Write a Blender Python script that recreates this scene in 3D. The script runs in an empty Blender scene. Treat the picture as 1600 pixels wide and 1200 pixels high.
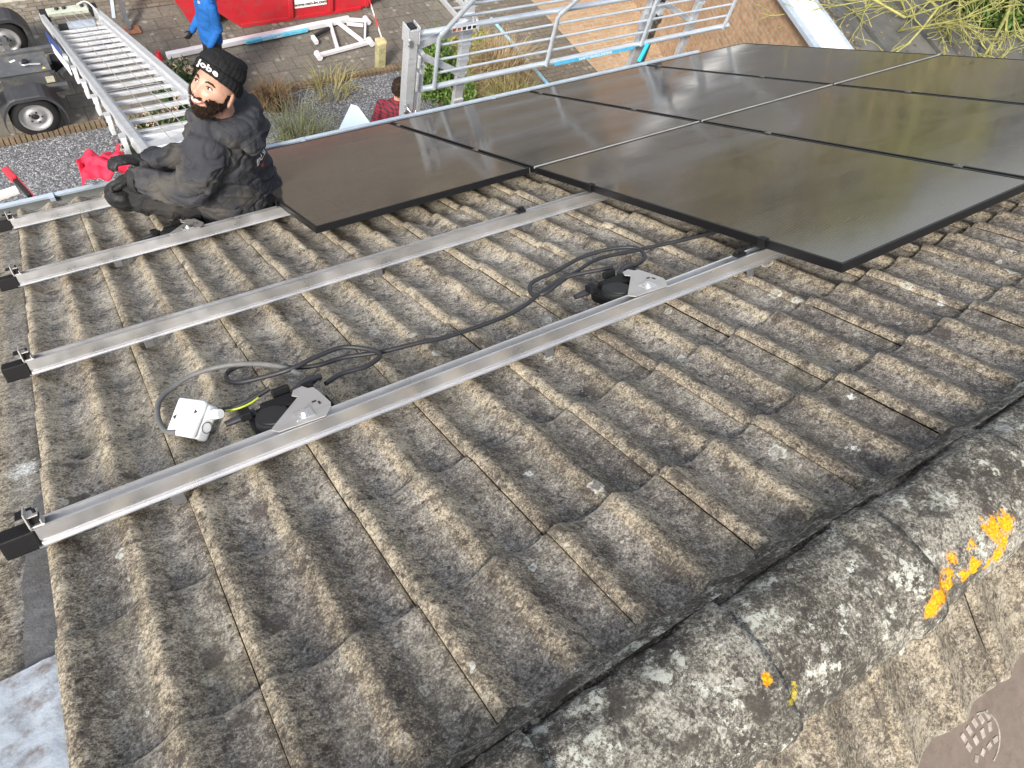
import bpy, bmesh, math, random
import numpy as np
from mathutils import Vector, Matrix, noise
random.seed(7); RNG = np.random.default_rng(7)
C = bpy.context.scene.collection
S = bpy.context.scene
PI = math.pi
# ---------------------------------------------------------------- camera
cam = bpy.data.cameras.new('camera'); co = bpy.data.objects.new('camera', cam); C.objects.link(co)
co.matrix_world = Matrix(((0.83972, 0.35386, -0.41189, -1.9646),
                          (-0.51173, 0.76942, -0.38226, -2.1642),
                          (0.18165, 0.53177, 0.82718, 2.3842), (0, 0, 0, 1)))
cam.sensor_width = 36; cam.lens = 36 * 1120 / 1600; cam.clip_start = 0.05; cam.clip_end = 400
S.camera = co
# ---------------------------------------------------------------- light
SUN = Vector((-0.60, -0.52, 0.61)).normalized()
w = bpy.data.worlds.new("World"); S.world = w; w.use_nodes = True
nt = w.node_tree; bg = nt.nodes['Background']
sky = nt.nodes.new('ShaderNodeTexSky'); sky.sky_type = 'NISHITA'; sky.sun_disc = False
sky.sun_elevation = math.asin(SUN.z); sky.sun_rotation = math.atan2(SUN.x, SUN.y)
sky.air_density = 1.0; sky.dust_density = 3.0; sky.ozone_density = 0.6
hs = nt.nodes.new('ShaderNodeHueSaturation'); hs.inputs['Saturation'].default_value = .45
nt.links.new(sky.outputs[0], hs.inputs['Color']); nt.links.new(hs.outputs[0], bg.inputs[0]); bg.inputs[1].default_value = 0.15
sl = bpy.data.lights.new('sun', 'SUN'); sl.energy = 2.5; sl.angle = math.radians(10); sl.color = (1, .93, .82)
so = bpy.data.objects.new('sun', sl); C.objects.link(so)
so.rotation_euler = SUN.to_track_quat('Z', 'Y').to_euler()
S.view_settings.view_transform = 'Standard'; S.view_settings.look = 'None'
S.view_settings.exposure = 1.0; S.view_settings.gamma = 1
S.render.engine = 'CYCLES'
# ---------------------------------------------------------------- materials
class NT:
    def __init__(s, name):
        s.m = bpy.data.materials.new(name); s.m.use_nodes = True
        s.t = s.m.node_tree; s.b = s.t.nodes['Principled BSDF']; s._co = None
    def n(s, k, **p):
        x = s.t.nodes.new('ShaderNode' + k)
        for a, v in p.items(): setattr(x, a, v)
        return x
    def l(s, a, b): s.t.links.new(a, b)
    def co(s, scale=(1, 1, 1), loc=(0, 0, 0)):
        if s._co is None: s._co = s.n('TexCoord').outputs['Object']
        if scale == (1, 1, 1) and loc == (0, 0, 0): return s._co
        mp = s.n('Mapping'); mp.inputs['Scale'].default_value = scale; mp.inputs['Location'].default_value = loc
        s.l(s._co, mp.inputs[0]); return mp.outputs[0]
    def noise(s, sc, det=4, rough=.55, vec=None, dist=0):
        x = s.n('TexNoise'); x.inputs['Scale'].default_value = sc; x.inputs['Detail'].default_value = det
        x.inputs['Roughness'].default_value = rough; x.inputs['Distortion'].default_value = dist
        s.l(vec or s.co(), x.inputs['Vector']); return x.outputs['Fac']
    def vor(s, sc, feature='F1', vec=None, rnd=1, out='Distance'):
        x = s.n('TexVoronoi', feature=feature); x.inputs['Scale'].default_value = sc
        x.inputs['Randomness'].default_value = rnd
        s.l(vec or s.co(), x.inputs['Vector']); return x.outputs[out]
    def ramp(s, fac, *st, interp='LINEAR'):
        x = s.n('ValToRGB'); e = x.color_ramp; e.interpolation = interp
        while len(e.elements) < len(st): e.elements.new(.5)
        for q, (p, c) in zip(e.elements, st):
            q.position = p
            q.color = (c, c, c, 1) if isinstance(c, (int, float)) else (*c, 1)
        s.l(fac, x.inputs[0]); return x.outputs[0]
    def mix(s, f, a, b, mode='MIX'):
        x = s.n('MixRGB', blend_type=mode)
        for i, v in ((0, f), (1, a), (2, b)):
            if hasattr(v, 'links'): s.l(v, x.inputs[i])
            elif isinstance(v, (int, float)): x.inputs[i].default_value = v if i == 0 else (v, v, v, 1)
            else: x.inputs[i].default_value = (*v, 1)
        return x.outputs[0]
    def math(s, op, a, b=0, clamp=False):
        x = s.n('Math', operation=op, use_clamp=clamp)
        for i, v in ((0, a), (1, b)):
            if hasattr(v, 'links'): s.l(v, x.inputs[i])
            else: x.inputs[i].default_value = v
        return x.outputs[0]
    def bump(s, h, strength=.3, dist=.01, prev=None):
        x = s.n('Bump'); x.inputs['Strength'].default_value = strength; x.inputs['Distance'].default_value = dist
        s.l(h, x.inputs['Height'])
        if prev: s.l(prev, x.inputs['Normal'])
        s.l(x.outputs[0], s.b.inputs['Normal']); return x.outputs[0]
    def set(s, col=None, rough=None, metal=None, spec=None):
        for k, v in (('Base Color', col), ('Roughness', rough), ('Metallic', metal), ('Specular IOR Level', spec)):
            if v is None: continue
            if hasattr(v, 'links'): s.l(v, s.b.inputs[k])
            elif isinstance(v, tuple): s.b.inputs[k].default_value = (*v, 1)
            else: s.b.inputs[k].default_value = v
        return s.m
    def attr(s, name):
        x = s.n('Attribute', attribute_name=name); return x.outputs['Fac']

def simple(name, col, rough=.6, metal=0, var=.25, sc=6, bump=0, bsc=60, dirt=None, spec=None):
    t = NT(name); f = t.noise(sc, 6, .6)
    hi = tuple(min(1, c * (1 + var)) for c in col); lo = tuple(c * (1 - var) for c in col)
    c = t.ramp(f, (.3, lo), (.7, hi))
    if dirt: c = t.mix(t.ramp(t.noise(sc * 2.3, 8, .7, t.co(loc=(3, 1, 7))), (.48, 0), (.66, .8)), c, dirt)
    t.set(c, rough, metal, spec)
    if bump: t.bump(t.noise(bsc, 5, .6), bump, .004)
    return t.m

def concrete_tile(name, ridge=False, bright=1.0):
    t = NT(name)
    if ridge:
        v = t.co(); streak = t.noise(3.0, 8, .65)
    else:
        v = t.co(); streak = t.noise(1.0, 9, .68, t.co((7.0, 2.4, 7)), .6)
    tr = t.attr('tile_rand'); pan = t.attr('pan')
    
    grain = t.noise(170, 4, .85); mid = t.noise(42, 5, .7, t.co(loc=(3, 3, 3))); patch = t.noise(6.5, 8, .68, t.co(loc=(4, 9, 2)), .5)
    val = t.math('ADD', t.math('MULTIPLY', t.math('SUBTRACT', grain, .5), 2.3), t.math('ADD', t.math('MULTIPLY', t.math('SUBTRACT', mid, .5), 1.0), t.math('MULTIPLY', t.math('SUBTRACT', streak, .5), .75)))
    val = t.math('ADD', val, t.math('MULTIPLY', t.math('SUBTRACT', patch, .5), .8))
    val = t.math('ADD', val, t.math('MULTIPLY', t.math('SUBTRACT', tr, .3), -.10))
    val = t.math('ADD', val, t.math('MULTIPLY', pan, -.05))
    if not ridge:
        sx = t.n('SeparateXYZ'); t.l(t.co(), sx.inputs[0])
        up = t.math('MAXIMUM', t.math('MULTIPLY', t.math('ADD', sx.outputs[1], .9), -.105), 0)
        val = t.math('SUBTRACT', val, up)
    val = t.math('ADD', val, .625 if not ridge else .45)
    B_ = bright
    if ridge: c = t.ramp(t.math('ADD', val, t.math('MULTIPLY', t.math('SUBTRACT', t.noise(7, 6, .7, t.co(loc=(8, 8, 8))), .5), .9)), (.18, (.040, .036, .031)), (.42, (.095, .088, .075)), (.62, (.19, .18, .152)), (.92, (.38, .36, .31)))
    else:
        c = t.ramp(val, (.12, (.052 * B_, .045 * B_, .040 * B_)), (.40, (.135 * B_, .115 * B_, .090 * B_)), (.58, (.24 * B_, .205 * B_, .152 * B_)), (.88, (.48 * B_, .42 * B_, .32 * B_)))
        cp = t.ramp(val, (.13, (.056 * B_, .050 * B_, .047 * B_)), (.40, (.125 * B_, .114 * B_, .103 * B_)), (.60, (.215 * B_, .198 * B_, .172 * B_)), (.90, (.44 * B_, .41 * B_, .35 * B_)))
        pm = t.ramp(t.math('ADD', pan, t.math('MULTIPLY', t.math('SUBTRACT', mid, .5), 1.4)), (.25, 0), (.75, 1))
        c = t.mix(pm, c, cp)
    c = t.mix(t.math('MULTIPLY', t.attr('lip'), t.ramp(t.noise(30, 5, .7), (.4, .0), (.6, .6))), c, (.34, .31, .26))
    # soft dark growths, sharp edged
    bl = t.noise(15, 7, .75, t.co(loc=(4, 1, 2)), .5)
    c = t.mix(t.ramp(bl, (.565, 0), (.60, .62)), c, (.048, .040, .036))
    bl2 = t.noise(48, 5, .7, t.co(loc=(7, 1, 2)), .3)
    c = t.mix(t.ramp(bl2, (.58, 0), (.62, .72)), c, (.045, .037, .033))
    c = t.mix(t.ramp(t.noise(60, 5, .75, t.co(loc=(2, 7, 1))), (.62, 0), (.67, .5)), c, (.42, .39, .32))
    c = t.mix(t.math('MULTIPLY', t.ramp(t.noise(2.2, 5, .6, t.co(loc=(9, 3, 5))), (.52, 0), (.7, .4)), pan), c, (.15, .135, .075))
    c = t.mix(t.ramp(t.math('ADD', t.vor(30), t.math('MULTIPLY', t.math('SUBTRACT', mid, .5), .5)), (.10, .8), (.20, 0)), c, (.040, .033, .030))
    c = t.mix(t.ramp(t.vor(70), (.10, .8), (.18, 0)), c, (.035, .03, .028))
    c = t.mix(t.ramp(t.vor(95, vec=t.co(loc=(.5, .3, .1))), (.05, .6), (.12, 0)), c, (.50, .45, .36))
    vo = t.n('TexVoronoi'); vo.inputs['Scale'].default_value = 11; t.l(t.co(loc=(.3, .2, .7)), vo.inputs['Vector'])
    s3 = t.n('SeparateColor'); t.l(vo.outputs['Color'], s3.inputs[0])
    dsp = t.math('SUBTRACT', t.math('MULTIPLY', s3.outputs[1], .34), t.math('ADD', vo.outputs['Distance'], t.math('MULTIPLY', t.math('SUBTRACT', mid, .5), .45)))
    c = t.mix(t.math('MULTIPLY', t.math('GREATER_THAN', s3.outputs[0], .45), t.ramp(dsp, (0, 0), (.07, .68))), c, (.052, .043, .040))
    if ridge:
        c = t.mix(t.ramp(t.noise(15, 7, .8, t.co(loc=(6, 6, 1))), (.56, 0), (.60, .85)), c, (.47, .48, .42))
        c = t.mix(t.ramp(t.noise(11, 7, .75, t.co(loc=(1, 6, 9))), (.53, 0), (.58, .8)), c, (.045, .040, .034))
    # pale lichen rosettes
    dv = t.n('VectorMath', operation='ADD'); t.l(t.co(), dv.inputs[0])
    nz = t.n('TexNoise'); nz.inputs['Scale'].default_value = 60; nz.inputs['Detail'].default_value = 4; t.l(t.co(), nz.inputs['Vector'])
    nm = t.n('VectorMath', operation='SCALE'); nm.inputs['Scale'].default_value = .03; t.l(nz.outputs['Color'], nm.inputs[0]); t.l(nm.outputs[0], dv.inputs[1])
    for sc, th, r, k, col in ((26, .50, .25, .9, (.40, .40, .36)), (12, .78, .30, .95, (.52, .53, .49)), (55, .60, .30, .75, (.42, .40, .35))):
        vo = t.n('TexVoronoi'); vo.inputs['Scale'].default_value = sc; t.l(dv.outputs[0], vo.inputs['Vector'])
        s3 = t.n('SeparateColor'); t.l(vo.outputs['Color'], s3.inputs[0])
        on = t.math('GREATER_THAN', s3.outputs[0], th if not ridge else th - .22)
        rad = t.math('MULTIPLY', s3.outputs[1], r)
        d = t.math('SUBTRACT', rad, vo.outputs['Distance'])
        ring = t.ramp(d, (0, 0), (.015, 1), (.055, .95 if ridge else .8), (.085, .65 if ridge else .22), (.2, .5 if ridge else .15))
        tex = t.ramp(t.noise(120, 4, .7), (.35, .25), (.6, 1))
        c = t.mix(t.math('MULTIPLY', t.math('MULTIPLY', ring, on), t.math('MULTIPLY', tex, k)), c, col)
    def spots(pts, col, lo, sc):
            nonlocal c
            acc = None
            for (x, y, z, r) in pts:
                vm = t.n('VectorMath', operation='DISTANCE'); t.l(t.co(), vm.inputs[0]); vm.inputs[1].default_value = (x, y, z)
                q = t.math('SUBTRACT', 1, t.math('DIVIDE', vm.outputs['Value'], r), True)
                acc = q if acc is None else t.math('MAXIMUM', acc, q)
            f = t.ramp(t.math('ADD', acc, t.math('MULTIPLY', t.math('SUBTRACT', t.noise(sc, 6, .8), .5), 2.0)), (lo, 0), (lo + .16, 1))
            cc = t.mix(t.ramp(t.noise(170, 4, .8), (.35, 0), (.65, 1)), tuple(q * .35 for q in col), tuple(min(1, q * 1.3) for q in col))
            c = t.mix(f, c, cc)
    if not ridge:
        spots([(-2.372, -.93, -.144, .11), (-1.285, -1.865, -.13, .030), (.20, -2.0, -.13, .035), (-.10, -1.78, -.13, .03), (-2.36, -.10, -.144, .03), (-.45, -2.15, -.13, .03), (-.62, -2.28, -.13, .035), (.05, -2.2, -.13, .03)], (.60, .61, .58), .62, 70)
    if ridge:
        spots([(-.636, -2.339, 1.20, 0.049), (-.60, -2.345, 1.2, 0.046), (-.62, -2.375, 1.178, 0.032), (-.645, -2.385, 1.16, 0.032), (-.68, -2.39, 1.16, 0.026), (-.711, -2.338, 1.20, 0.026), (-.775, -2.338, 1.20, 0.032), (-.80, -2.36, 1.19, 0.038), (-.83, -2.366, 1.185, 0.038), (-.862, -2.372, 1.18, 0.038), (-.884, -2.379, 1.174, 0.035), (-.811, -2.377, 1.176, 0.032), (-.757, -2.377, 1.176, 0.032), (-.724, -2.374, 1.179, 0.035), (-1.287, -2.304, 1.21, 0.020)], (.78, .32, .008), .38, 60)
        spots([(-.6, -2.25, 1.25, .2), (-1.05, -2.28, 1.25, .12), (-.3, -2.3, 1.2, .15), (-1.25, -2.35, 1.2, .12)], (.45, .36, .05), .98, 22)
        spots([(-1.4, -2.25, 1.2, .14), (-1.0, -2.24, 1.2, .12), (-.55, -2.2, 1.2, .16), (-.3, -2.2, 1.2, .2), (-1.15, -2.4, 1.1, .1)], (.52, .53, .47), .98, 26)
    t.set(c, .93, 0, .25)
    h = t.math('ADD', t.math('MULTIPLY', grain, .5), t.math('MULTIPLY', t.noise(34, 5, .65), .5))
    t.bump(h, .55, .005)
    return t.m

def panel_glass():
    t = NT('black_panel_glass')
    sx = t.n('SeparateXYZ'); t.l(t.co(), sx.inputs[0])
    def lines(o, per, wd):
        m = t.math('FRACT', t.math('DIVIDE', o, per)); d = t.math('ABSOLUTE', t.math('SUBTRACT', m, .5))
        return t.math('GREATER_THAN', d, .5 - wd / per / 2)
    cell = t.math('MAXIMUM', lines(sx.outputs[0], .1850, .003), lines(sx.outputs[1], .0935, .0022))
    bus = lines(sx.outputs[0], .0116, .0012)
    c = t.mix(t.math('MULTIPLY', cell, .75), (.010, .010, .012), (.055, .053, .050))
    c = t.mix(t.math('MULTIPLY', bus, .6), c, (.09, .082, .075))
    # thin brown dust film, wiped in arcs
    dust = t.noise(1.4, 7, .6, t.co((1.3, 3.5, 1)), 1.6)
    c = t.mix(t.ramp(dust, (.30, .20), (.70, .34)), c, (.185, .163, .142))
    c = t.mix(t.math('MULTIPLY', bus, .30), c, (.26, .24, .21)); c = t.mix(t.math('MULTIPLY', cell, .35), c, (.035, .034, .033))
    arcs = t.noise(1.1, 3, .5, t.co((1, 2.2, 1), (2, 3, 0)), 3.5)
    wipe = t.ramp(arcs, (.485, 0), (.50, .8), (.515, 0))
    c = t.mix(t.math('MULTIPLY', wipe, t.ramp(t.noise(3), (.5, 0), (.6, .4))), c, (.16, .14, .115))
    t.set(c, t.ramp(dust, (.3, .07), (.7, .15)), 0, .6)
    t.b.inputs['IOR'].default_value = 1.5
    t.bump(t.noise(1.6, 2, .5), .04, .02)
    return t.m

def brick_mat(name, c1, c2, mort, scale, w=.5, h=.25, mortar=.02, axes='XY', offset=.5, dirt=None, bump=.3):
    t = NT(name)
    vec = t.co()
    if axes != 'XY':
        s_ = t.n('SeparateXYZ'); t.l(vec, s_.inputs[0]); c_ = t.n('CombineXYZ')
        for i, a in enumerate(axes): t.l(s_.outputs['XYZ'.index(a)], c_.inputs[i])
        vec = c_.outputs[0]
    b = t.n('TexBrick', offset=offset); b.inputs['Scale'].default_value = scale
    b.inputs['Brick Width'].default_value = w; b.inputs['Row Height'].default_value = h
    b.inputs['Mortar Size'].default_value = mortar; b.inputs['Mortar Smooth'].default_value = .3
    b.inputs['Color1'].default_value = (*c1, 1); b.inputs['Color2'].default_value = (*c2, 1); b.inputs['Mortar'].default_value = (*mort, 1)
    t.l(vec, b.inputs['Vector'])
    c = t.mix(.55, b.outputs['Color'], t.ramp(t.noise(14, 8, .7), (.3, .15), (.7, 1.0)), 'MULTIPLY')
    c = t.mix(t.ramp(t.noise(.9, 7, .65), (.4, 0), (.65, .55)), c, tuple(q * .45 for q in c1))
    if dirt: c = t.mix(t.ramp(t.vor(3.7, vec=t.co()), (.12, 1), (.3, 0)), c, dirt) if False else c
    # pale lichen dots
    vo = t.n('TexVoronoi'); vo.inputs['Scale'].default_value = 9; t.l(t.co(), vo.inputs['Vector'])
    s3 = t.n('SeparateColor'); t.l(vo.outputs['Color'], s3.inputs[0])
    dot = t.math('MULTIPLY', t.math('GREATER_THAN', s3.outputs[0], .6), t.ramp(t.math('SUBTRACT', t.math('MULTIPLY', s3.outputs[1], .45), t.math('ADD', vo.outputs['Distance'], t.math('MULTIPLY', t.math('SUBTRACT', t.noise(40, 4, .7), .5), .3))), (0, 0), (.05, 1)))
    c = t.mix(t.math('MULTIPLY', dot, .6 if dirt else 0), c, dirt or (.3, .3, .3))
    t.set(c, .9, 0, .25)
    t.bump(t.math('MULTIPLY_ADD', b.outputs['Fac'], -1), bump, .01)
    return t.m

M = {}
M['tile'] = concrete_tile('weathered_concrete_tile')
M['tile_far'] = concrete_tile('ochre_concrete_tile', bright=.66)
M['ridge'] = concrete_tile('lichened_ridge_concrete', ridge=True)
M['mortar'] = concrete_tile('old_mortar', ridge=True)
M['glass'] = panel_glass()
M['frame'] = simple('black_anodised_frame', (.007, .007, .008), .45, .1, .15, 5, spec=.3)
def alu(name, col=(.62, .63, .64), rough=.42, dirt=(.35, .34, .32), metal=.75):
    t = NT(name); c = t.mix(t.ramp(t.noise(26, 8, .75, t.co((.25, 1, 1))), (.5, 0), (.68, .6)), col, dirt)
    t.set(c, t.ramp(t.noise(9, 5, .6), (.3, rough - .06), (.7, rough + .12)), metal); t.bump(t.noise(120, 3), .08, .003); return t.m
M['alu'] = alu('mill_aluminium_rail', (.78, .78, .79), .30, (.62, .61, .60), .94)
M['alu_ladder'] = alu('used_aluminium', (.66, .68, .71), .45, (.38, .38, .38), .6)
M['galv'] = alu('galvanised_tube', (.60, .66, .72), .42, (.40, .44, .49), .6)
M['zinc'] = simple('zinc_gutter', (.40, .47, .55), .5, .2, .12, 8)
M['steel_plate'] = alu('dull_steel_plate', (.52, .50, .48), .5, (.42, .40, .38), .7)
M['black_plastic'] = simple('black_plastic', (.007, .007, .008), .6, 0, .2, 10, .2, 120, spec=.25)
M['rubber'] = simple('black_rubber', (.010, .010, .011), .62, 0, .2, 10)
M['cable'] = simple('black_cable_sheath', (.022, .023, .027), .5, 0, .2, 20)
M['grey_cable'] = simple('grey_cable_sheath', (.13, .13, .13), .6, 0, .2, 20)
M['white_plastic'] = simple('pale_grey_plastic', (.72, .75, .77), .45, 0, .05, 10)
M['yg'] = simple('yellow_green_wire', (.45, .55, .05), .5)
M['dark_hole'] = simple('shadowed_recess', (.03, .03, .032), .8)
M['hook'] = simple('grey_roof_hook', (.10, .10, .105), .6, .2)
M['lead'] = simple('painted_flashing', (.52, .57, .62), .42, .25, .25, 9, 1.0, 22, (.19, .14, .12))
M['felt_patch'] = simple('grey_bitumen_strip', (.13, .128, .13), .85, 0, .25, 30, .5, 160, (.08, .075, .07))
M['board'] = simple('brown_fibreboard', (.125, .098, .08), .75, 0, .15, 14, .5, 60, (.10, .078, .062))
M['print'] = simple('dusty_boot_print', (.26, .23, .205), .9, 0, .4, 60)
M['wall'] = brick_mat('house_brick', (.30, .15, .09), (.22, .11, .07), (.35, .33, .3), 4.6, axes='XZY')
# ---------------------------------------------------------------- mesh builder
class MB:
    def __init__(s): s.v = []; s.f = []; s.mi = []; s.cur = 0; s.sm = []
    def add(s, vs, fs, smooth=False):
        o = len(s.v); s.v += [tuple(p) for p in vs]; s.f += [tuple(i + o for i in f) for f in fs]
        s.mi += [s.cur] * len(fs); s.sm += [smooth] * len(fs); return s
    def box(s, c, d, R=None, bev=0):
        x, y, z = (q / 2 for q in d)
        P = [Vector(p) for p in ((-x, -y, -z), (x, -y, -z), (x, y, -z), (-x, y, -z), (-x, -y, z), (x, -y, z), (x, y, z), (-x, y, z))]
        if R: P = [R @ p for p in P]
        c = Vector(c)
        return s.add([p + c for p in P], [(0, 3, 2, 1), (4, 5, 6, 7), (0, 1, 5, 4), (1, 2, 6, 5), (2, 3, 7, 6), (3, 0, 4, 7)])
    def bar(s, a, b, w, h, up=(0, 0, 1)):      # box from a to b, w across, h along up
        a = Vector(a); b = Vector(b); d = b - a; L = d.length; d.normalize()
        sd = d.cross(Vector(up)).normalized(); u = sd.cross(d)
        R = Matrix((d, sd, u)).transposed()
        return s.box((a + b) / 2, (L, w, h), R)
    def tube(s, pts, r, n=8, caps=True, smooth=True):
        pts = [Vector(p) for p in pts]; N = len(pts)
        rr = r if isinstance(r, (list, tuple)) else [r] * N
        vs = []; fs = []; u = None
        for i, p in enumerate(pts):
            t = (pts[min(i + 1, N - 1)] - pts[max(i - 1, 0)]).normalized()
            if u is None:
                u = t.orthogonal().normalized()
            else:
                u = (u - t * u.dot(t)).normalized()
            w_ = t.cross(u)
            for k in range(n):
                a = 2 * PI * k / n; vs.append(p + (u * math.cos(a) + w_ * math.sin(a)) * rr[i])
        for i in range(N - 1):
            for k in range(n):
                k2 = (k + 1) % n; fs.append((i * n + k, i * n + k2, (i + 1) * n + k2, (i + 1) * n + k))
        s.add(vs, fs, smooth)
        if caps: s.add(vs[:n], [tuple(range(n))[::-1]]); s.add(vs[-n:], [tuple(range(n))])
        return s
    def cyl(s, a, b, r0, r1=None, n=16): return s.tube([a, b], [r0, r0 if r1 is None else r1], n)
    def ell(s, c, r, R=None, n=14, m=9):
        c = Vector(c); r = (r, r, r) if isinstance(r, (int, float)) else r; vs = []; fs = []
        for i in range(m + 1):
            th = PI * i / m
            for k in range(n):
                a = 2 * PI * k / n
                p = Vector((r[0] * math.sin(th) * math.cos(a), r[1] * math.sin(th) * math.sin(a), r[2] * math.cos(th)))
                vs.append(c + (R @ p if R else p))
        for i in range(m):
            for k in range(n):
                k2 = (k + 1) % n; fs.append((i * n + k, (i + 1) * n + k, (i + 1) * n + k2, i * n + k2))
        return s.add(vs, fs, True)
    def prism(s, out, z0, z1, T=None):          # outline in local xy
        n = len(out); vs = [Vector((x, y, z0)) for x, y in out] + [Vector((x, y, z1)) for x, y in out]
        if T: vs = [T @ v for v in vs]
        return s.add(vs, [tuple(range(n))[::-1], tuple(range(n, 2 * n))] + [(i, (i + 1) % n, n + (i + 1) % n, n + i) for i in range(n)])
    def loft(s, secs, n=20, caps=True):         # secs: (centre, half-width vec, half-depth vec)
        vs = []; fs = []
        for c, a, b in secs:
            c = Vector(c); a = Vector(a); b = Vector(b)
            for k in range(n):
                q = 2 * PI * k / n; vs.append(c + a * math.cos(q) + b * math.sin(q))
        for i in range(len(secs) - 1):
            for k in range(n):
                k2 = (k + 1) % n; fs.append((i * n + k, i * n + k2, (i + 1) * n + k2, (i + 1) * n + k))
        if caps: fs += [tuple(range(n))[::-1], tuple(range((len(secs) - 1) * n, len(secs) * n))]
        return s.add(vs, fs, True)
    def mesh(s, name, mats):
        me = bpy.data.meshes.new(name); me.from_pydata(s.v, [], s.f); me.validate(); me.update()
        for m in (mats if isinstance(mats, (list, tuple)) else [mats]): me.materials.append(m)
        if len(me.polygons) == len(s.f):
            me.polygons.foreach_set('material_index', s.mi); me.polygons.foreach_set('use_smooth', s.sm)
        return me
    def build(s, name, mat, parent=None, bevel=0, seg=2, loc=None, rot=None, subd=0):
        o = bpy.data.objects.new(name, s.mesh(name, mat)); C.objects.link(o)
        if parent: o.parent = parent
        if loc: o.location = loc
        if rot: o.rotation_euler = rot
        if bevel:
            b = o.modifiers.new('bevel', 'BEVEL'); b.width = bevel; b.segments = seg; b.limit_method = 'ANGLE'; b.angle_limit = .6
        return o
def smooth_path(pts, n=10):
    P = [Vector(p) for p in pts]; out = []
    for i in range(len(P) - 1):
        p0 = P[max(i - 1, 0)]; p1 = P[i]; p2 = P[i + 1]; p3 = P[min(i + 2, len(P) - 1)]
        for k in range(n):
            t = k / n; out.append(.5 * ((2 * p1) + (-p0 + p2) * t + (2 * p0 - 5 * p1 + 4 * p2 - p3) * t * t + (-p0 + 3 * p1 - 3 * p2 + p3) * t ** 3))
    out.append(P[-1]); return out
def tag(o, label=None, cat=None, group=None, kind=None):
    if label: o['label'] = label
    if cat: o['category'] = cat
    if group: o['group'] = group
    if kind: o['kind'] = kind
    return o
def thing(name, label, cat, loc=(0, 0, 0), rot=(0, 0, 0), group=None):
    o = bpy.data.objects.new(name, None); C.objects.link(o); o.location = loc; o.rotation_euler = rot
    o.empty_display_size = .1; return tag(o, label, cat, group)
def dup(o, loc=None, rot=None, label=None):
    def rec(x, par):
        c = x.copy(); C.objects.link(c); c.parent = par
        for k in [k for k in x.children]: rec(k, c)
        return c
    r = rec(o, None)
    if loc is not None: r.location = loc
    if rot is not None: r.rotation_euler = rot
    if label: r['label'] = label
    return r
def baked(mb, name, mat, parent, voxel, smooth=4, disp=None, loc=None):
    """union of overlapping volumes -> one continuous skin"""
    tmp = bpy.data.objects.new('tmp', mb.mesh('tmp', [])); C.objects.link(tmp)
    r = tmp.modifiers.new('r', 'REMESH'); r.mode = 'VOXEL'; r.voxel_size = voxel; r.use_smooth_shade = True
    if smooth:
        q = tmp.modifiers.new('s', 'SMOOTH'); q.iterations = smooth; q.factor = .6
    dg = bpy.context.evaluated_depsgraph_get(); dg.update()
    me = bpy.data.meshes.new_from_object(tmp.evaluated_get(dg)); me.name = name
    bpy.data.objects.remove(tmp)
    if disp:
        me.update(); ns = [v.normal.copy() for v in me.vertices]
        for v, nn in zip(me.vertices, ns): v.co += nn * disp(v.co)
    me.materials.clear(); me.materials.append(mat)
    me.polygons.foreach_set('use_smooth', [True] * len(me.polygons)); me.update()
    o = bpy.data.objects.new(name, me); C.objects.link(o)
    if parent: o.parent = parent
    if loc: o.location = loc
    return o
def text_mesh(body, size, bold=.0, extrude=.0, spacing=1.0):
    cu = bpy.data.curves.new('t', 'FONT'); cu.body = body; cu.size = size; cu.offset = bold; cu.extrude = extrude
    cu.align_x = 'CENTER'; cu.align_y = 'CENTER'; cu.space_character = spacing; cu.resolution_u = 3
    o = bpy.data.objects.new('t', cu); C.objects.link(o)
    dg = bpy.context.evaluated_depsgraph_get(); dg.update()
    me = bpy.data.meshes.new_from_object(o.evaluated_get(dg)); bpy.data.objects.remove(o)
    return me
def text_obj(body, size, mat, parent, mw, bold=0, name='lettering', fn=None, cuts=0, extrude=0.0005, spacing=1.0):
    me = text_mesh(body, size, bold, extrude, spacing)
    if cuts:
        bm = bmesh.new(); bm.from_mesh(me); bmesh.ops.triangulate(bm, faces=bm.faces)
        bmesh.ops.subdivide_edges(bm, edges=bm.edges, cuts=cuts, use_grid_fill=True); bm.to_mesh(me); bm.free()
    for v in me.vertices: v.co = fn(v.co) if fn else mw @ v.co
    me.materials.clear(); me.materials.append(mat); me.update()
    o = bpy.data.objects.new(name, me); C.objects.link(o); o.parent = parent; return o
A30 = math.radians(30); SI, CO = .5, math.cos(A30)
def RW(u, v, h=0):                  # roof coordinates (along ridge, up slope, height above panel tops) -> world
    return Vector((u, -v * CO + h * SI, v * SI + h * CO))
RROT = (-A30, 0, 0)                 # local axes: x along the ridge, y down the slope, z outwards
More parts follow.
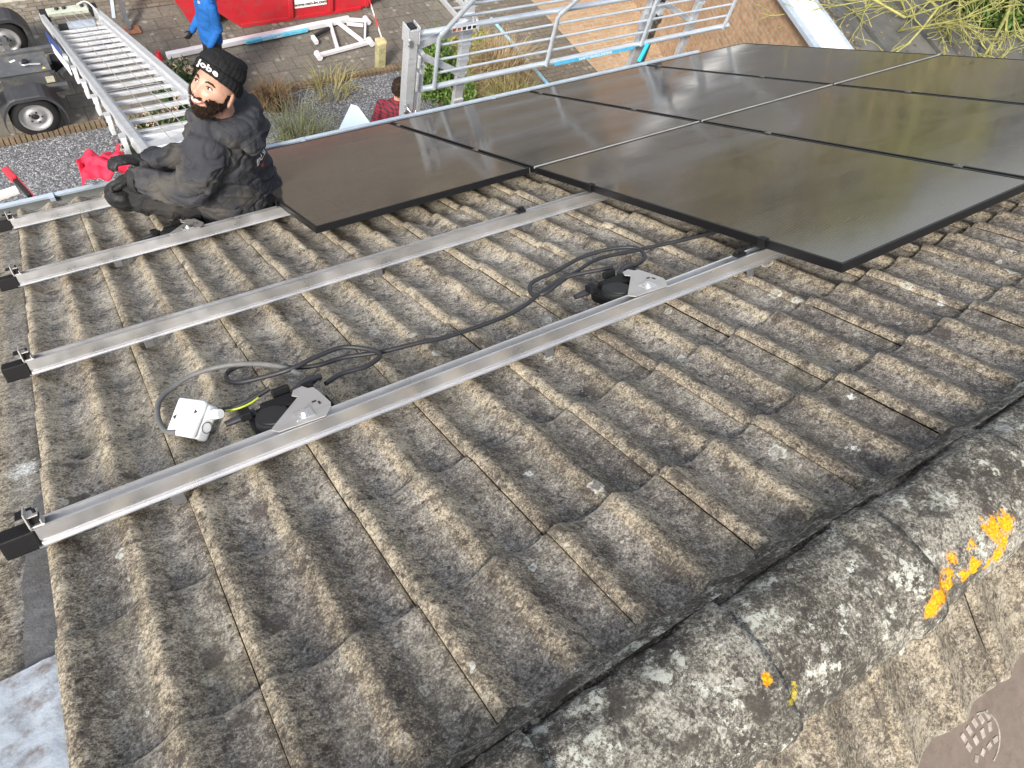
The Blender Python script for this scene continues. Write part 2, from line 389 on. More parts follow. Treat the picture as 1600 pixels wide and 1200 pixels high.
# ================================================================ GROUND
GZ = -5.0
M['pavers'] = brick_mat('grey_concrete_pavers', (.215, .195, .165), (.175, .16, .137), (.09, .082, .07), 3.2, .96, .96, .022, dirt=(.30, .29, .26), offset=.5)
M['clinker'] = brick_mat('clinker_street', (.26, .225, .18), (.18, .155, .12), (.09, .08, .065), 4.7, .95, .47, .035, dirt=(.30, .29, .26))
M['orange_brick'] = brick_mat('orange_brick_path', (.60, .40, .24), (.46, .29, .17), (.50, .46, .36), 3.6, .9, .42, .06)
def gravel_mat():
    t = NT('grey_gravel'); vo = t.n('TexVoronoi'); vo.inputs['Scale'].default_value = 48; t.l(t.co(), vo.inputs['Vector'])
    s3 = t.n('SeparateColor'); t.l(vo.outputs['Color'], s3.inputs[0])
    c = t.ramp(s3.outputs[0], (.0, (.11, .112, .12)), (.45, (.19, .195, .21)), (.8, (.28, .285, .31)), (.95, (.42, .42, .43)))
    c = t.mix(t.ramp(vo.outputs['Distance'], (.3, 0), (.7, .8)), c, (.05, .05, .055))
    t.set(c, .8, 0, .3); t.bump(t.math('MULTIPLY', vo.outputs['Distance'], -1), .7, .012); return t.m
M['gravel'] = gravel_mat()
def sheet(name, x0, y0, x1, y1, z, mat, n=1):
    b = MB(); b.add([(x0, y0, z), (x1, y0, z), (x1, y1, z), (x0, y1, z)], [(0, 1, 2, 3)])
    return tag(b.build(name, mat), kind='structure')
M['grass'] = simple('rough_ground', (.16, .135, .10), .9, 0, .4, 3, .5, 30)
sheet('ground', -80, -60, 100, 120, GZ - .01, M['grass'])
sheet('street', -30, 9.9, 40, 16, GZ + .004, M['clinker'])
sheet('pavement', -12, 7.42, 5.1, 9.9, GZ, M['pavers'])
sheet('brick_path', 5.1, 1.0, 12.0, 9.9, GZ, M['clinker'])
sheet('brick_terrace', 6.6, 1.0, 12.0, 9.2, GZ + .008, M['orange_brick'])
g = sheet('gravel_bed', -12, 1.0, 3.4, 7.3, GZ + .002, M['gravel'])
sheet('flower_bed', 3.4, 1.0, 5.1, 7.42, GZ + .002, simple('bed_soil', (.075, .06, .04), .95, 0, .5, 14, .9, 40, (.13, .11, .06)))
sheet('lower_yard', -12, -30, 12, 1.0, GZ + .001, M['pavers'])
# brick-on-edge kerb, each brick a box in one border
b = MB()
x = -6.0
while x < 3.35:
    w_ = .062; b.box((x + w_ / 2, 7.36 + random.uniform(-.006, .006), GZ + .0 + random.uniform(-.004, .006)), (w_ - .008, .11, .12)); x += w_ + .004
M['kerb'] = simple('mossy_brick', (.15, .105, .07), .9, 0, .4, 5, .5, 60, (.11, .11, .05))
tag(b.build('brick_edging', M['kerb']), 'low edging of upright bricks between gravel bed and pavement', 'edging')
M['concrete'] = simple('pale_concrete', (.42, .42, .38), .85, 0, .2, 3, .3, 60, (.25, .25, .2))
b = MB(); b.box((-1.6, 10.62, GZ + .06), (3.2, .28, .12)); tag(b.build('kerb_stone', M['concrete'], bevel=.01), 'long pale concrete kerb beam behind the ladder lift foot', 'kerb')
b = MB(); b.box((-1.5, 10.62, GZ + .145), (.42, .16, .05)); tag(b.build('plank', simple('dark_plank', (.05, .055, .07), .6), bevel=.005), 'short dark plank resting on the pale kerb beam', 'plank')
# ================================================================ HOUSE ROOF
house = thing('house', 'house roof of weathered grey concrete tiles with a lichened ridge, under the solar rails', 'house', (0, 0, GZ))
TP = .3165; U0 = -1.691 - 2 * TP; HP = TP / 2
STEP0 = 2.08; EXPO = .353
VR = random.Random(3)
def roll_h(t):                      # profile across one tile half: narrow crest just right of the joint, wide U shaped pan
    q = ((t - .024) / HP) % 1.0
    return .034 * max(0, 1 - math.sqrt(math.sin(PI * q) ** 2 + .03) + .08) ** .98
def tiles(name, mat, cols, rows, flip=False, hb=-.150, flat=False, smooth=True, gap=None, parent=None, loc=None, rot=None, ncross=34, nlong=12):
    V = []; F = []; PAN = []; RND = []; LIP = []
    ts = [0, .0] + list(np.linspace(.004, TP - .004, ncross))
    ts = [.0009] + list(np.linspace(.0022, TP - .0009, ncross))
    for ci, u0 in cols:
        for ri, vk in rows:
            ju = VR.uniform(-.0005, .0005); jv = VR.uniform(-.006, .006); jh = VR.uniform(-.0015, .002); tw = VR.uniform(-.006, .006)
            rnd = VR.random() ** 2; top = min(vk + EXPO + .03, 2.46) if not flip else vk + EXPO + .03
            ln = top - vk; base = len(V)
            vs = list(np.linspace(0, 1, nlong + 1) ** 1.3)
            nu = len(ts)
            for j, q in enumerate([-1, -.5] + vs):
                for i, t in enumerate(ts):
                    prof = (roll_h(t) if not flat else .002)
                    if not flat:
                        # worn lower edge: chips and rounding
                        d = max(q, 0) * ln
                        prof += .0215 * (1 - d / EXPO) + (-.0035 if d < .004 else 0)
                    nz = noise.noise(Vector(((u0 + t) * 14, (vk + max(q, 0) * ln) * 14, 3.3))) * .0012 + noise.noise(Vector(((u0 + t) * 45, (vk + max(q, 0) * ln) * 45, 7))) * .0012
                    h = hb + prof * (.75 if flip else 1) + jh + nz
                    vv = vk + jv + max(q, 0) * ln + tw * (t - TP / 2)
                    if q <= 0: vv += noise.noise(Vector(((u0 + t) * 30, vk * 9, 1))) * .004
                    if q == -1: h -= .0195; vv += .004
                    if i == 0 or i == nu - 1: h -= .006
                    V.append((u0 + t + ju, -vv, h))
                    tt = ((t - .024) / HP) % 1.0
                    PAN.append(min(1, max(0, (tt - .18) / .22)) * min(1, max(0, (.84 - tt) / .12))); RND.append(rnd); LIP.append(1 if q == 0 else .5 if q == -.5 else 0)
            nr = len(vs) + 2
            for j in range(nr - 1):
                if j == 1: continue
                for i in range(nu - 1):
                    a = base + j * nu + i; F.append((a, a + 1, a + nu + 1, a + nu))
    me = bpy.data.meshes.new(name); me.from_pydata(V, [], F); me.materials.append(mat)
    me.polygons.foreach_set('use_smooth', [True] * len(F))
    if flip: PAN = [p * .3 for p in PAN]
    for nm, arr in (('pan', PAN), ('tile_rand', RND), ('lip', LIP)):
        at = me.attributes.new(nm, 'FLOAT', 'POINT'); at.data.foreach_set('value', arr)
    me.update(); o = bpy.data.objects.new(name, me); C.objects.link(o); o.parent = parent or house
    o.location = loc or (0, 0, -GZ); o.rotation_euler = rot or RROT
    return o
rows = [(k, STEP0 - EXPO * k) for k in range(13)]
cols = [(i, U0 + TP * i) for i in range(20)]
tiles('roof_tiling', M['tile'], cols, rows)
# neighbouring flat verge strip left of the first roll
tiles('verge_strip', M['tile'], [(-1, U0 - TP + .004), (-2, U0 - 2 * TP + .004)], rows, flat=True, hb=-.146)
# sarking under the tiles (dark joints)
b = MB(); b.box((.70, 0, -.200), (6.55, 4.92, .02)); b.build('sarking', simple('dusty_batten_felt', (.05, .044, .038), .9), house, loc=(0, 0, -GZ), rot=RROT)
b = MB(); b.prism([(-2.384, -1.76), (-2.390, -1.66), (-2.383, -1.55), (-2.388, -1.46), (-2.378, -1.38), (-2.374, -1.28), (-2.362, -1.2), (-2.352, -1.12), (-2.322, -1.08), (-2.322, -1.76)], -.1435, -.1385)
b.build('bitumen_strip', M['felt_patch'], house, loc=(0, 0, -GZ), rot=RROT)
# crumpled metal flashing at the left edge
V = []; F = []; nx, ny = 26, 40
for j in range(ny + 1):
    for i in range(nx + 1):
        uu = -2.72 + (.398 + .003 * math.sin(j * .9)) * i / nx; vv = 1.735 + .02 * (1 - i / nx) + .75 * j / ny
        e = i / nx
        h = -.131 + .0016 * noise.noise(Vector((uu * 22, vv * 22, 0))) + .0022 * noise.noise(Vector((uu * 60, vv * 30, 5))) + (.007 * math.exp(-((e - .935) / .012) ** 2))
        V.append((uu, -vv, h))
for j in range(ny):
    for i in range(nx):
        a = j * (nx + 1) + i; F.append((a, a + 1, a + nx + 2, a + nx + 1))
b = MB(); b.add(V, F, True); b.build('flashing', M['lead'], house, loc=(0, 0, -GZ), rot=RROT)
# far slope of the roof beyond the ridge
APY, APZ = -2.29, 1.18
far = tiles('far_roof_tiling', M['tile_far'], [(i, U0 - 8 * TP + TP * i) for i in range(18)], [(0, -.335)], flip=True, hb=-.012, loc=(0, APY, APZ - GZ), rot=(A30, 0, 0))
for v in far.data.vertices: v.co.y = -v.co.y; v.co.y = -abs(v.co.y) if v.co.y > 0 else v.co.y
far.data.flip_normals()
b = MB(); b.box((-.2, -1.75, -.055), (9, 3.4, .015)); b.build('underlay_board', M['board'], house, loc=(0, APY, APZ - GZ), rot=(A30, 0, 0))
# boot print on the board
b = MB()
cx, cy = -.77, -.473
for k in range(5): b.box((cx - .045 + k * .022, cy + .045 - abs(k - 2) * .004, -.0465), (.011, .022, .0012), Matrix.Rotation(.25, 3, 'Z'))
for k in range(4): b.box((cx - .04 + k * .026, cy + .012, -.0465), (.012, .020, .0012), Matrix.Rotation(.35 - .2 * k, 3, 'Z'))
for k in range(4): b.box((cx - .03 + k * .024, cy - .022, -.0465), (.015, .012, .0012), Matrix.Rotation(.8 - .3 * k, 3, 'Z'))
for k in range(14):
    a = -1.2 + k * .19; b.box((cx + .062 * math.cos(a), cy + .058 * math.sin(a), -.0465), (.004, .012, .0012), Matrix.Rotation(a, 3, 'Z'))
b.build('boot_print', M['print'], house, loc=(0, APY, APZ - GZ), rot=(A30, 0, 0))
# ridge caps
def cap_mesh(L):
    V = []; F = []; nu, na = 30, 22
    sd = VR.random() * 50
    for j in range(nu + 2):
        t = min(j, nu) / nu; r = .119 + .006 * t + (.010 if t > .82 else 0) - (.014 if j == nu + 1 else 0)
        for i in range(na + 1):
            a = math.radians(-8 + 196 * i / na)
            rr = r + .009 * noise.noise(Vector((t * 4 + sd, a * 2.5, 0))) + .0030 * noise.noise(Vector((t * 16 + sd, a * 9, 4)))
            V.append((t * L + (.0 if j <= nu else .0) + .004 * noise.noise(Vector((a * 6, sd, t))), rr * math.cos(a), rr * .70 * math.sin(a)))
    for j in range(nu + 1):
        for i in range(na):
            q = j * (na + 1) + i; F.append((q, q + 1, q + na + 2, q + na + 1))
    b = MB(); b.add(V, F, True); return b
k = -3
while k < 11:
    x0 = -1.27 - .42 + .42 * k
    mb_ = cap_mesh(.432); mb_.v = [(p[0] + x0, p[1] - 2.282, p[2] + 1.112) for p in mb_.v]
    o = mb_.build('ridge_cap', M['ridge'], house, loc=(0, 0, -GZ))
    k += 1
# mortar bedding along both sides of the ridge
for sd in (1, -1):
    b = MB(); pts = []; rr = []
    for i in range(420):
        x = -2.6 + i * .0155
        ph = (x - U0) % TP
        pts.append((x, -2.288 + sd * (.128 + .007 * noise.noise(Vector((x * 6, 0, sd)))), 1.105 + .010 * noise.noise(Vector((x * 9, 4, sd)))))
        rr.append(.017 + .007 * noise.noise(Vector((x * 17, 9, sd))) + .004 * noise.noise(Vector((x * 60, 2, sd))))
    b.tube(pts, rr, 8); b.build('ridge_mortar', M['mortar'], house, loc=(0, 0, -GZ - (.0 if sd > 0 else .032)))
b = MB()
pts_bot = []
b.add([], [])
# mortar skirt that fills the pans under the caps
V = []; F = []
n_ = 700
for i in range(n_):
    x = -2.6 + i * .0092
    V += [(x, -2.437, -.088 + .004 * noise.noise(Vector((x * 15, 3, 1)))), (x, -2.415 - .006 * noise.noise(Vector((x * 31, 1, 1))), -.100 + .007 * noise.noise(Vector((x * 25, 3, 1)))),
          (x, -2.385 + .012 * noise.noise(Vector((x * 12, 1, 5))), -.152 + .0215 * .15 + max(0, roll_h(x - U0)) + .004 + .003 * noise.noise(Vector((x * 70, 1, 1)))), (x, -2.370 + .014 * noise.noise(Vector((x * 12, 1, 5))), -.160 + max(0, roll_h(x - U0)))]
for i in range(n_ - 1):
    for k in range(3): F.append((4 * i + k, 4 * i + 4 + k, 4 * i + 5 + k, 4 * i + 1 + k))
b.add(V, F, True); b.build('mortar_fillet', M['mortar'], house, loc=(0, 0, -GZ), rot=RROT)
# gutter
b = MB(); prof = []
for k in range(9):
    a = PI + PI * k / 8; prof.append((2.110 + .055 * math.cos(a), -1.45 + .065 * math.sin(a)))
prof += [(2.166, -1.44)]
V = []; F = []
for x in (-4.0, 3.72):
    V += [(x, y, z - GZ) for y, z in prof]
n_ = len(prof)
for i in range(n_ - 1): F.append((i, i + 1, n_ + i + 1, n_ + i))
b.add(V, F, True)
o = b.build('gutter', simple('dirty_gutter_inside', (.07, .075, .075), .7, .1, .3, 8), house)  # trough coloured darker than the zinc rim
b2 = MB(); b2.bar((-4, 2.172, -1.432 - GZ), (3.72, 2.172, -1.432 - GZ), .030, .016); b2.build('gutter_rim', M['zinc'], house)
o.modifiers.new('s', 'SOLIDIFY').thickness = .003
for x in (-2.13, -.4, 1.3, 3.0):
    b = MB(); b.box((x, 2.155, -1.43 - GZ), (.03, .05, .03)); b.build('gutter_bracket', M['zinc'], house)
b = MB(); b.box((.5, -.15, 1.45), (7.4, 4.0, 2.9)); b.box((.5, -.15, 3.2), (7.4, 3.9, .6))
b.build('wall', M['wall'], house)
b = MB(); b.prism([(-2.15, 3.35), (1.85, 3.35), (1.8, 3.45), (-2.29, 5.85), (-4.1, 4.8), (-4.0, 3.35)], -3.2, 4.1, Matrix(((0, 0, 1, 0), (1, 0, 0, 0), (0, 1, 0, 0), (0, 0, 0, 1))))
b.build('gable', M['wall'], house)
# ================================================================ SOLAR PANELS
PW, PL = 1.134, 1.762
def make_panel():
    t = thing('solar_panel', 'x', 'solar panel')
    b = MB(); fw = .011
    b.bar((0, fw / 2, -.0155), (PW, fw / 2, -.0155), fw, .031); b.bar((0, PL - fw / 2, -.0155), (PW, PL - fw / 2, -.0155), fw, .031)
    b.bar((fw / 2, fw, -.0155), (fw / 2, PL - fw, -.0155), fw, .031); b.bar((PW - fw / 2, fw, -.0155), (PW - fw / 2, PL - fw, -.0155), fw, .031)
    b.build('frame', M['frame'], t, bevel=.0012)
    b = MB(); b.box((PW / 2, PL / 2, -.006), (PW - 2 * fw + .001, PL - 2 * fw + .001, .008)); b.build('glass', M['glass'], t)
    b = MB(); b.box((PW - .0005, -.0005, -.0155), (.003, .003, .031)); b.build('corner_key', M['alu'], t)
    return t
grp = 'black solar panels in two rows on the roof'
proto = make_panel(); proto['group'] = grp
specs = [(-1, 0, 'single black panel left of its row, nearest the sitting man'), (0, 0, 'eave row panel directly below the guardrail post, second from the sitting man'),
         (1, 0, 'eave row panel in the middle, third from the sitting man'), (2, 0, 'eave row panel at the far end, in front of the brick terrace'),
         (0, 1, 'large nearest black panel whose corner points down onto the bare tiles'), (1, 1, 'ridge row panel behind the nearest large panel, second in its row'),
         (2, 1, 'ridge row panel at the far right below the bare branches')]
for i, (c, r, lab) in enumerate(specs):
    u = c * 1.154; v = 0.0 if r == 0 else PL + .012
    o = proto if i == 0 else dup(proto)
    o.location = RW(u, v - (0 if r == 0 else 0), 0) if r else RW(u, -.008, 0)
    o.rotation_euler = (-A30, 0, 0); o['label'] = lab; o['group'] = grp
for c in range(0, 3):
    b = MB(); b.box((c * 1.154 + PW / 2, -.0035, -.002), (PW, .0042, .011)); o = b.build('joint_strip', simple('pale_joint_strip', (.27, .27, .265), .5), rot=(-A30, 0, 0)); o.location = (0, 0, 0)  # pale strip painted in for the sunlit edge of the panel frames
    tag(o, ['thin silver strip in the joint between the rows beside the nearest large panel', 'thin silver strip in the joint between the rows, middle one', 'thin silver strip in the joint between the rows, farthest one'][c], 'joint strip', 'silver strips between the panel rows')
# local y runs down the slope: the eave row spans v 0..-1.76, the ridge row v 1.77..0.01
# ================================================================ RAILS
RAILW, RAILT, RAILB = .044, -.0315, -.0800
def rail(u0, v0, u1, v1, label, hooks, clamps, joints):
    ang = math.atan2(-(v1 - v0), (u1 - u0)); L = math.hypot(u1 - u0, v1 - v0)
    t = thing('mounting_rail', label, 'mounting rail', RW(u0, v0, 0), group='aluminium rails laid across the roof')
    t.rotation_euler = (Matrix.Rotation(-A30, 3, 'X') @ Matrix.Rotation(ang, 3, 'Z')).to_euler()
    b = MB(); w2 = RAILW / 2
    # extruded section in y/z, open slot on top and a groove in the near side
    sec = [(-w2, RAILB), (-w2, RAILB + .010), (-w2 + .007, RAILB + .011), (-w2 + .007, RAILB + .014), (-w2, RAILB + .015), (-w2, RAILT), (-w2 + .009, RAILT), (-w2 + .009, RAILT - .003), (-w2 + .003, RAILT - .004),
           (-w2 + .003, RAILT - .022), (w2 - .003, RAILT - .022), (w2 - .003, RAILT - .004), (w2 - .007, RAILT - .003), (w2 - .007, RAILT), (w2, RAILT), (w2, RAILB + .016), (w2 - .004, RAILB + .0145), (w2 - .004, RAILB + .0115), (w2, RAILB + .010), (w2, RAILB)]
    # flanges
    sec = [(-w2 - .008, RAILB), (-w2 - .008, RAILB + .003)] + [(-w2, RAILB + .004)] + sec[1:-1] + [(w2, RAILB + .004), (w2 + .008, RAILB + .003), (w2 + .008, RAILB)]
    n = len(sec); V = [(x, -y, z) for x in (.06, L) for y, z in sec]; F = [(i, (i + 1) % n, n + (i + 1) % n, n + i) for i in range(n)]
    b.add(V, F); b.build('profile', M['alu'], t)
    b = MB(); b.box((.03, 0, (RAILT + RAILB) / 2 - .003), (.075, .050, .052)); b.build('end_cap', M['black_plastic'], t, bevel=.004)
    # end clamp standing at the rail end
    b = MB(); z = RAILT
    b.box((.075, -.0, z + .001), (.030, .030, .003)); b.box((.061, 0, z + .014), (.003, .030, .027)); b.box((.073, 0, z + .028), (.026, .030, .003)); b.box((.085, .0, z + .008), (.003, .030, .012))
    b.box((.061, 0, z + .022), (.0035, .040, .042)); e = b.build('end_clamp', M['steel_plate'], t, bevel=.0008)
    b = MB(); b.box((.075, .004, z + .012), (.018, .022, .018)); b.cyl((.080, 0, z + .0), (.080, 0, z + .038), .004, n=8); b.box((.055, .022, z + .022), (.034, .030, .004)); b.build('clamp_insert', M['black_plastic'], e)
    for h in hooks:
        b = MB(); b.box((h, -.014, RAILB - .003), (.032, .040, .006)); b.box((h, -.031, RAILB - .014), (.032, .006, .026)); b.box((h, .020, RAILB - .012), (.034, .05, .006)); b.build('roof_hook', M['hook'], t, bevel=.002)
    for h in clamps:
        b = MB(); b.box((h, 0, .002), (.026, .030, .004)); b.cyl((h, 0, .003), (h, 0, .008), .005, n=6); b.box((h, 0, -.014), (.014, .030, .03))
        b.build('mid_clamp', M['hook'], t, bevel=.0008)
    pe = -u0 - (.006 if v0 > 0 else 1.160)
    b = MB(); b.box((pe + .010, 0, .002), (.024, .034, .004)); b.box((pe - .003, 0, -.014), (.003, .034, .034)); b.build('panel_end_clamp', M['black_plastic'], t, bevel=.0008)
    for h in joints:
        b = MB(); b.box((h, .006, RAILT + .004), (.040, .028, .012)); b.box((h + .006, .008, RAILT + .014), (.022, .018, .012)); b.cyl((h - .012, .006, RAILT), (h - .012, .006, RAILT + .022), .006, n=8)
        b.build('loose_clamp', M['black_plastic'], t, bevel=.001)
    return t
rail(-2.40, -1.625, 3.50, -1.60, 'aluminium rail nearest the gutter, running under the man', [.42, 1.9, 3.3], [2.40 - .010, 2.40 + 1.144, 2.40 + 2.298], [])
rail(-2.39, -.575, 3.50, -.565, 'second aluminium rail from the gutter, the man sits on it', [.46, 1.35, 3.3], [2.39 - .010, 2.39 + 1.144, 2.39 + 2.298], [])
rail(-2.375, .418, 3.50, .53, 'third aluminium rail from the gutter, entering under the large panel', [.43, 1.30, 2.0, 3.2], [2.375 + 1.144, 2.375 + 2.298], [2.0])
rail(-2.385, 1.405, 3.50, 1.52, 'lowest aluminium rail in the photo with two bracket plates and inverters on it', [.36, 1.45, 2.3, 3.2], [2.385 + 1.144, 2.385 + 2.298], [2.28])
# ================================================================ INVERTERS, BOX, CABLES
def inverter(u, v, ang, label):
    t = thing('micro_inverter', label, 'inverter', RW(u, v, 0), group='black inverters hanging on the rails')
    t.scale = (1.0, 1.28, 1.0)
    t.rotation_euler = (Matrix.Rotation(-A30, 3, 'X') @ Matrix.Rotation(ang, 3, 'Z')).to_euler()
    # local: x along rail, y down slope (away), z up; rail at y=0
    b = MB(); out = []
    for k in range(40):
        a = 2 * PI * k / 40; rx = .098 * (1 - .10 * math.cos(4 * a)); ry = .066 * (1 - .08 * math.cos(4 * a)); out.append((rx * math.cos(a) - .022, ry * math.sin(a) + .098))
    b.prism(out, -.090, -.058); hs = b.build('housing', M['black_plastic'], t, bevel=.005)
    b = MB(); b.cyl((-.055, .080, -.058), (-.055, .080, -.040), .050, .045, 28); b.cyl((-.055, .080, -.040), (-.055, .080, -.037), .038, .037, 28); b.build('round_lid', M['rubber'], hs)
    b = MB(); b.box((-.015, .125, -.050), (.11, .05, .022)); b.build('raised_block', M['black_plastic'], hs, bevel=.006)
    for k in range(6):
        b = MB(); b.box((.052 + k * .0085, .070 - k * .004, -.048), (.003, .050, .026)); b.build('cooling_fin', M['black_plastic'], hs)
    b = MB(); b.tube(smooth_path([(.030, .150, -.045), (.060, .162, -.043), (.090, .175, -.046), (.125, .185, -.052)], 4), [.010] * 4 + [.013] * 6 + [.009] * 3, 12); b.build('connector', M['cable'], hs)
    b = MB(); b.tube([(-.085, .14, -.056), (-.12, .143, -.058), (-.17, .145, -.062)], [.012, .011, .008], 10); b.build('connector', M['cable'], hs)
    b = MB(); b.box((.0, .168, -.040), (.050, .012, .024)); b.build('cable_clip', M['black_plastic'], hs, bevel=.003)
    b = MB(); b.box((-.115, .128, -.042), (.03, .03, .024)); b.build('cable_clip', M['black_plastic'], hs, bevel=.003)
    b = MB(); b.box((.07, .145, -.042), (.03, .026, .020)); b.build('cable_clip', M['black_plastic'], hs, bevel=.003)
    # bracket plate: a flat tab fixed on top of the rail
    b = MB(); z = RAILT + .0015
    b.prism([(-.082, .012), (-.074, .020), (.026, .100), (.014, .114), (.026, .134), (.054, .138), (.064, .120), (.078, .117), (.082, .098), (.090, .030), (.082, .012), (.056, -.014), (-.068, -.006)], z, z + .0028)
    pl = b.build('bracket_plate', M['steel_plate'], t, bevel=.0006)
    b = MB(); b.box((.010, .020, z + .0045), (.050, .036, .003)); b.cyl((.01, .020, z + .006), (.01, .020, z + .010), .014, n=18); b.cyl((.01, .020, z + .010), (.01, .020, z + .016), .009, n=6); b.build('bolt', M['alu'], pl, bevel=.0006)
    b = MB(); b.box((.054, .056, z + .0032), (.012, .006, .0015)); b.build('slot', M['dark_hole'], pl)
    b = MB(); b.box((.064, .044, z + .0032), (.006, .012, .0015)); b.build('slot', M['dark_hole'], pl)
    return t
inverter(-1.685, 1.42, 0.0, 'black inverter with bracket plate beside the white junction box')
inverter(-.515, 1.445, 0.0, 'black inverter with bracket plate between the two cable loops, near the large panel')
inverter(-1.60, -.565, 0.1, 'black inverter half hidden behind the rail below the sitting man')
jb = thing('junction_box', 'white plastic junction box lying on the tiles beside the left inverter', 'junction box', RW(-1.905, 1.105, -.105))
RC = Matrix(((0.83972, -0.35386, 0.41189), (-0.51173, -0.76942, 0.38226), (0.18165, -0.53177, -0.82718)))
ja = RC @ Vector((.87, .08, -.48)).normalized(); jbv = -(RC @ Vector((-.2325, .931, -.265))).normalized(); jc = ja.cross(jbv).normalized(); jbv = jc.cross(ja)
jb.rotation_euler = Matrix((ja, jbv, jc)).transposed().to_euler(); jb.scale = (1.18, 1.18, 1.18)
b = MB(); b.box((0, 0, .018), (.088, .088, .036)); b.build('base', M['white_plastic'], jb, bevel=.008, seg=3)
b = MB(); b.box((0, 0, .044), (.092, .092, .017)); ld = b.build('lid', M['white_plastic'], jb, bevel=.006, seg=3)
b = MB()
b.prism([(.028, .010), (.040, .016), (.028, .022)], .0524, .0530); b.prism([(-.040, -.004), (-.028, -.010), (-.028, .004)], .0524, .0530); b.build('arrow_mark', M['dark_hole'], ld)
b = MB()
for x in (-.022, .0, .022): b.box((x, -.0445, .022), (.014, .002, .010))
b.build('vent_slot', M['dark_hole'], jb)
b = MB(); b.cyl((.044, -.012, .018), (.0455, -.012, .018), .013, n=20); k_ = b.build('knockout', M['white_plastic'], jb)
b = MB(); b.tube([(.0455, -.012 + .013 * math.cos(a), .018 + .013 * math.sin(a)) for a in np.linspace(0, 2 * PI, 20)], .0012, 5, caps=False); b.build('knockout_ring', M['grey_cable'], k_)
b = MB(); b.cyl((.040, .022, .020), (.060, .024, .020), .012, .011, 10); b.cyl((.060, .024, .020), (.078, .026, .020), .0135, .011, 12); b.build('cable_gland', M['white_plastic'], jb)
def roof_cable(pts, r, mat, name, label, cat='cable'):
    o = MB().tube(smooth_path([RW(*p) for p in pts]), r, 8).build(name, mat); return tag(o, label, cat)
roof_cable([(.45, 1.18, -.09), (.07, 1.125, -.085), (-.23, 1.05, -.085), (-.39, 1.02, -.08), (-.52, 1.06, -.075), (-.63, 1.10, -.075), (-.71, 1.11, -.09), (-.74, 1.07, -.095), (-.70, 1.02, -.08), (-.60, 1.02, -.07), (-.45, 1.0, -.06), (-.33, 1.03, -.055), (-.26, 1.08, -.06), (-.28, 1.15, -.07), (-.37, 1.19, -.07), (-.43, 1.20, -.06)], .0075, M['cable'], 'power_cable', 'black cable coming from under the large panel and looping over the right inverter')
roof_cable([(-.44, 1.16, -.06), (-.60, 1.09, -.07), (-.72, 1.10, -.09), (-.80, 1.13, -.095), (-.92, 1.15, -.10), (-1.12, 1.15, -.095), (-1.22, 1.14, -.085), (-1.34, 1.11, -.085), (-1.45, 1.07, -.08), (-1.53, 1.07, -.075), (-1.60, 1.04, -.07), (-1.66, .96, -.07), (-1.71, .87, -.09), (-1.76, .86, -.095), (-1.785, .91, -.09), (-1.77, .985, -.08), (-1.70, 1.03, -.07), (-1.62, 1.07, -.055), (-1.53, 1.06, -.05), (-1.44, 1.05, -.055), (-1.37, 1.10, -.07), (-1.36, 1.15, -.075), (-1.42, 1.19, -.07), (-1.50, 1.19, -.065), (-1.56, 1.22, -.06)], .0075, M['cable'], 'power_cable', 'black cable stretched between the two inverters with a loop at the left one')
roof_cable([(-1.975, 1.13, -.09), (-2.0, 1.08, -.10), (-2.005, .99, -.10), (-1.985, .91, -.09), (-1.93, .86, -.085), (-1.86, .845, -.075), (-1.77, .87, -.07), (-1.69, .94, -.065), (-1.63, 1.02, -.065), (-1.60, 1.12, -.06)], .0085, M['grey_cable'], 'grey_cable', 'thick grey cable arching around the white junction box')
roof_cable([(-1.84, 1.11, -.085), (-1.81, 1.125, -.082), (-1.78, 1.13, -.078), (-1.74, 1.13, -.07), (-1.70, 1.13, -.06)], .0075, M['cable'], 'short_cable', 'short dark cable from the white box gland to the inverter')
roof_cable([(-1.835, 1.125, -.082), (-1.805, 1.145, -.078), (-1.77, 1.15, -.074), (-1.74, 1.145, -.068)], .0030, M['yg'], 'earth_wire', 'yellow green earth wire at the white box gland')
roof_cable([(-1.80, 1.33, -.10), (-1.80, 1.27, -.09), (-1.775, 1.22, -.08)], .0012, simple('thin_green_wire', (.1, .35, .08), .5), 'thin_wire', 'thin green wire end sticking up in front of the left inverter', 'wire')
roof_cable([(-1.50, -.70, -.08), (-1.58, -.80, -.08), (-1.70, -.80, -.09), (-1.76, -.70, -.09), (-1.72, -.62, -.09)], .0075, M['cable'], 'looped_cable', 'black cable loop in front of the sitting man behind the second rail')
# ================================================================ GUARD RAIL AT THE EAVE
gy = 2.3
gr = thing('guard_rail', 'galvanised tube guard rail standing along the gutter', 'guard rail', (.75, gy, -1.31))
def L(x, y, z): return (x - .75, y - gy, z + 1.31)
b = MB(); b.tube([L(.68, gy, -1.31), L(4.16, gy, -1.30)], .024, 14); b.build('bottom_tube', M['galv'], gr)
b = MB(); b.tube([L(.55, gy, -.815), L(4.16, gy, -.82)], .023, 14); b.build('kink_tube', M['galv'], gr)
for z in (-1.185, -1.068, -.94):
    b = MB(); b.tube([L(.77, gy, z), L(4.08, gy, z)], .0105, 10); b.build('thin_tube', M['galv'], gr)
for k in range(1, 4):
    b = MB(); b.tube([L(.88, gy - .12 * k, -.82 + .17 * k), L(4.08, gy - .12 * k, -.82 + .17 * k)], .0105, 10); b.build('thin_tube', M['galv'], gr)
b = MB(); b.tube([L(.9, gy - .47, -.14), L(4.1, gy - .47, -.14)], .024, 12); b.build('top_tube', M['galv'], gr)
for x in (.77, 1.89, 2.98, 4.06):
    b = MB(); b.tube([L(x, gy - .035, -1.30), L(x, gy - .035, -.86), L(x + .01, gy - .05, -.82), L(x + .12, gy - .47, -.14)], .0185, 12); b.build('stanchion', M['galv'], gr)
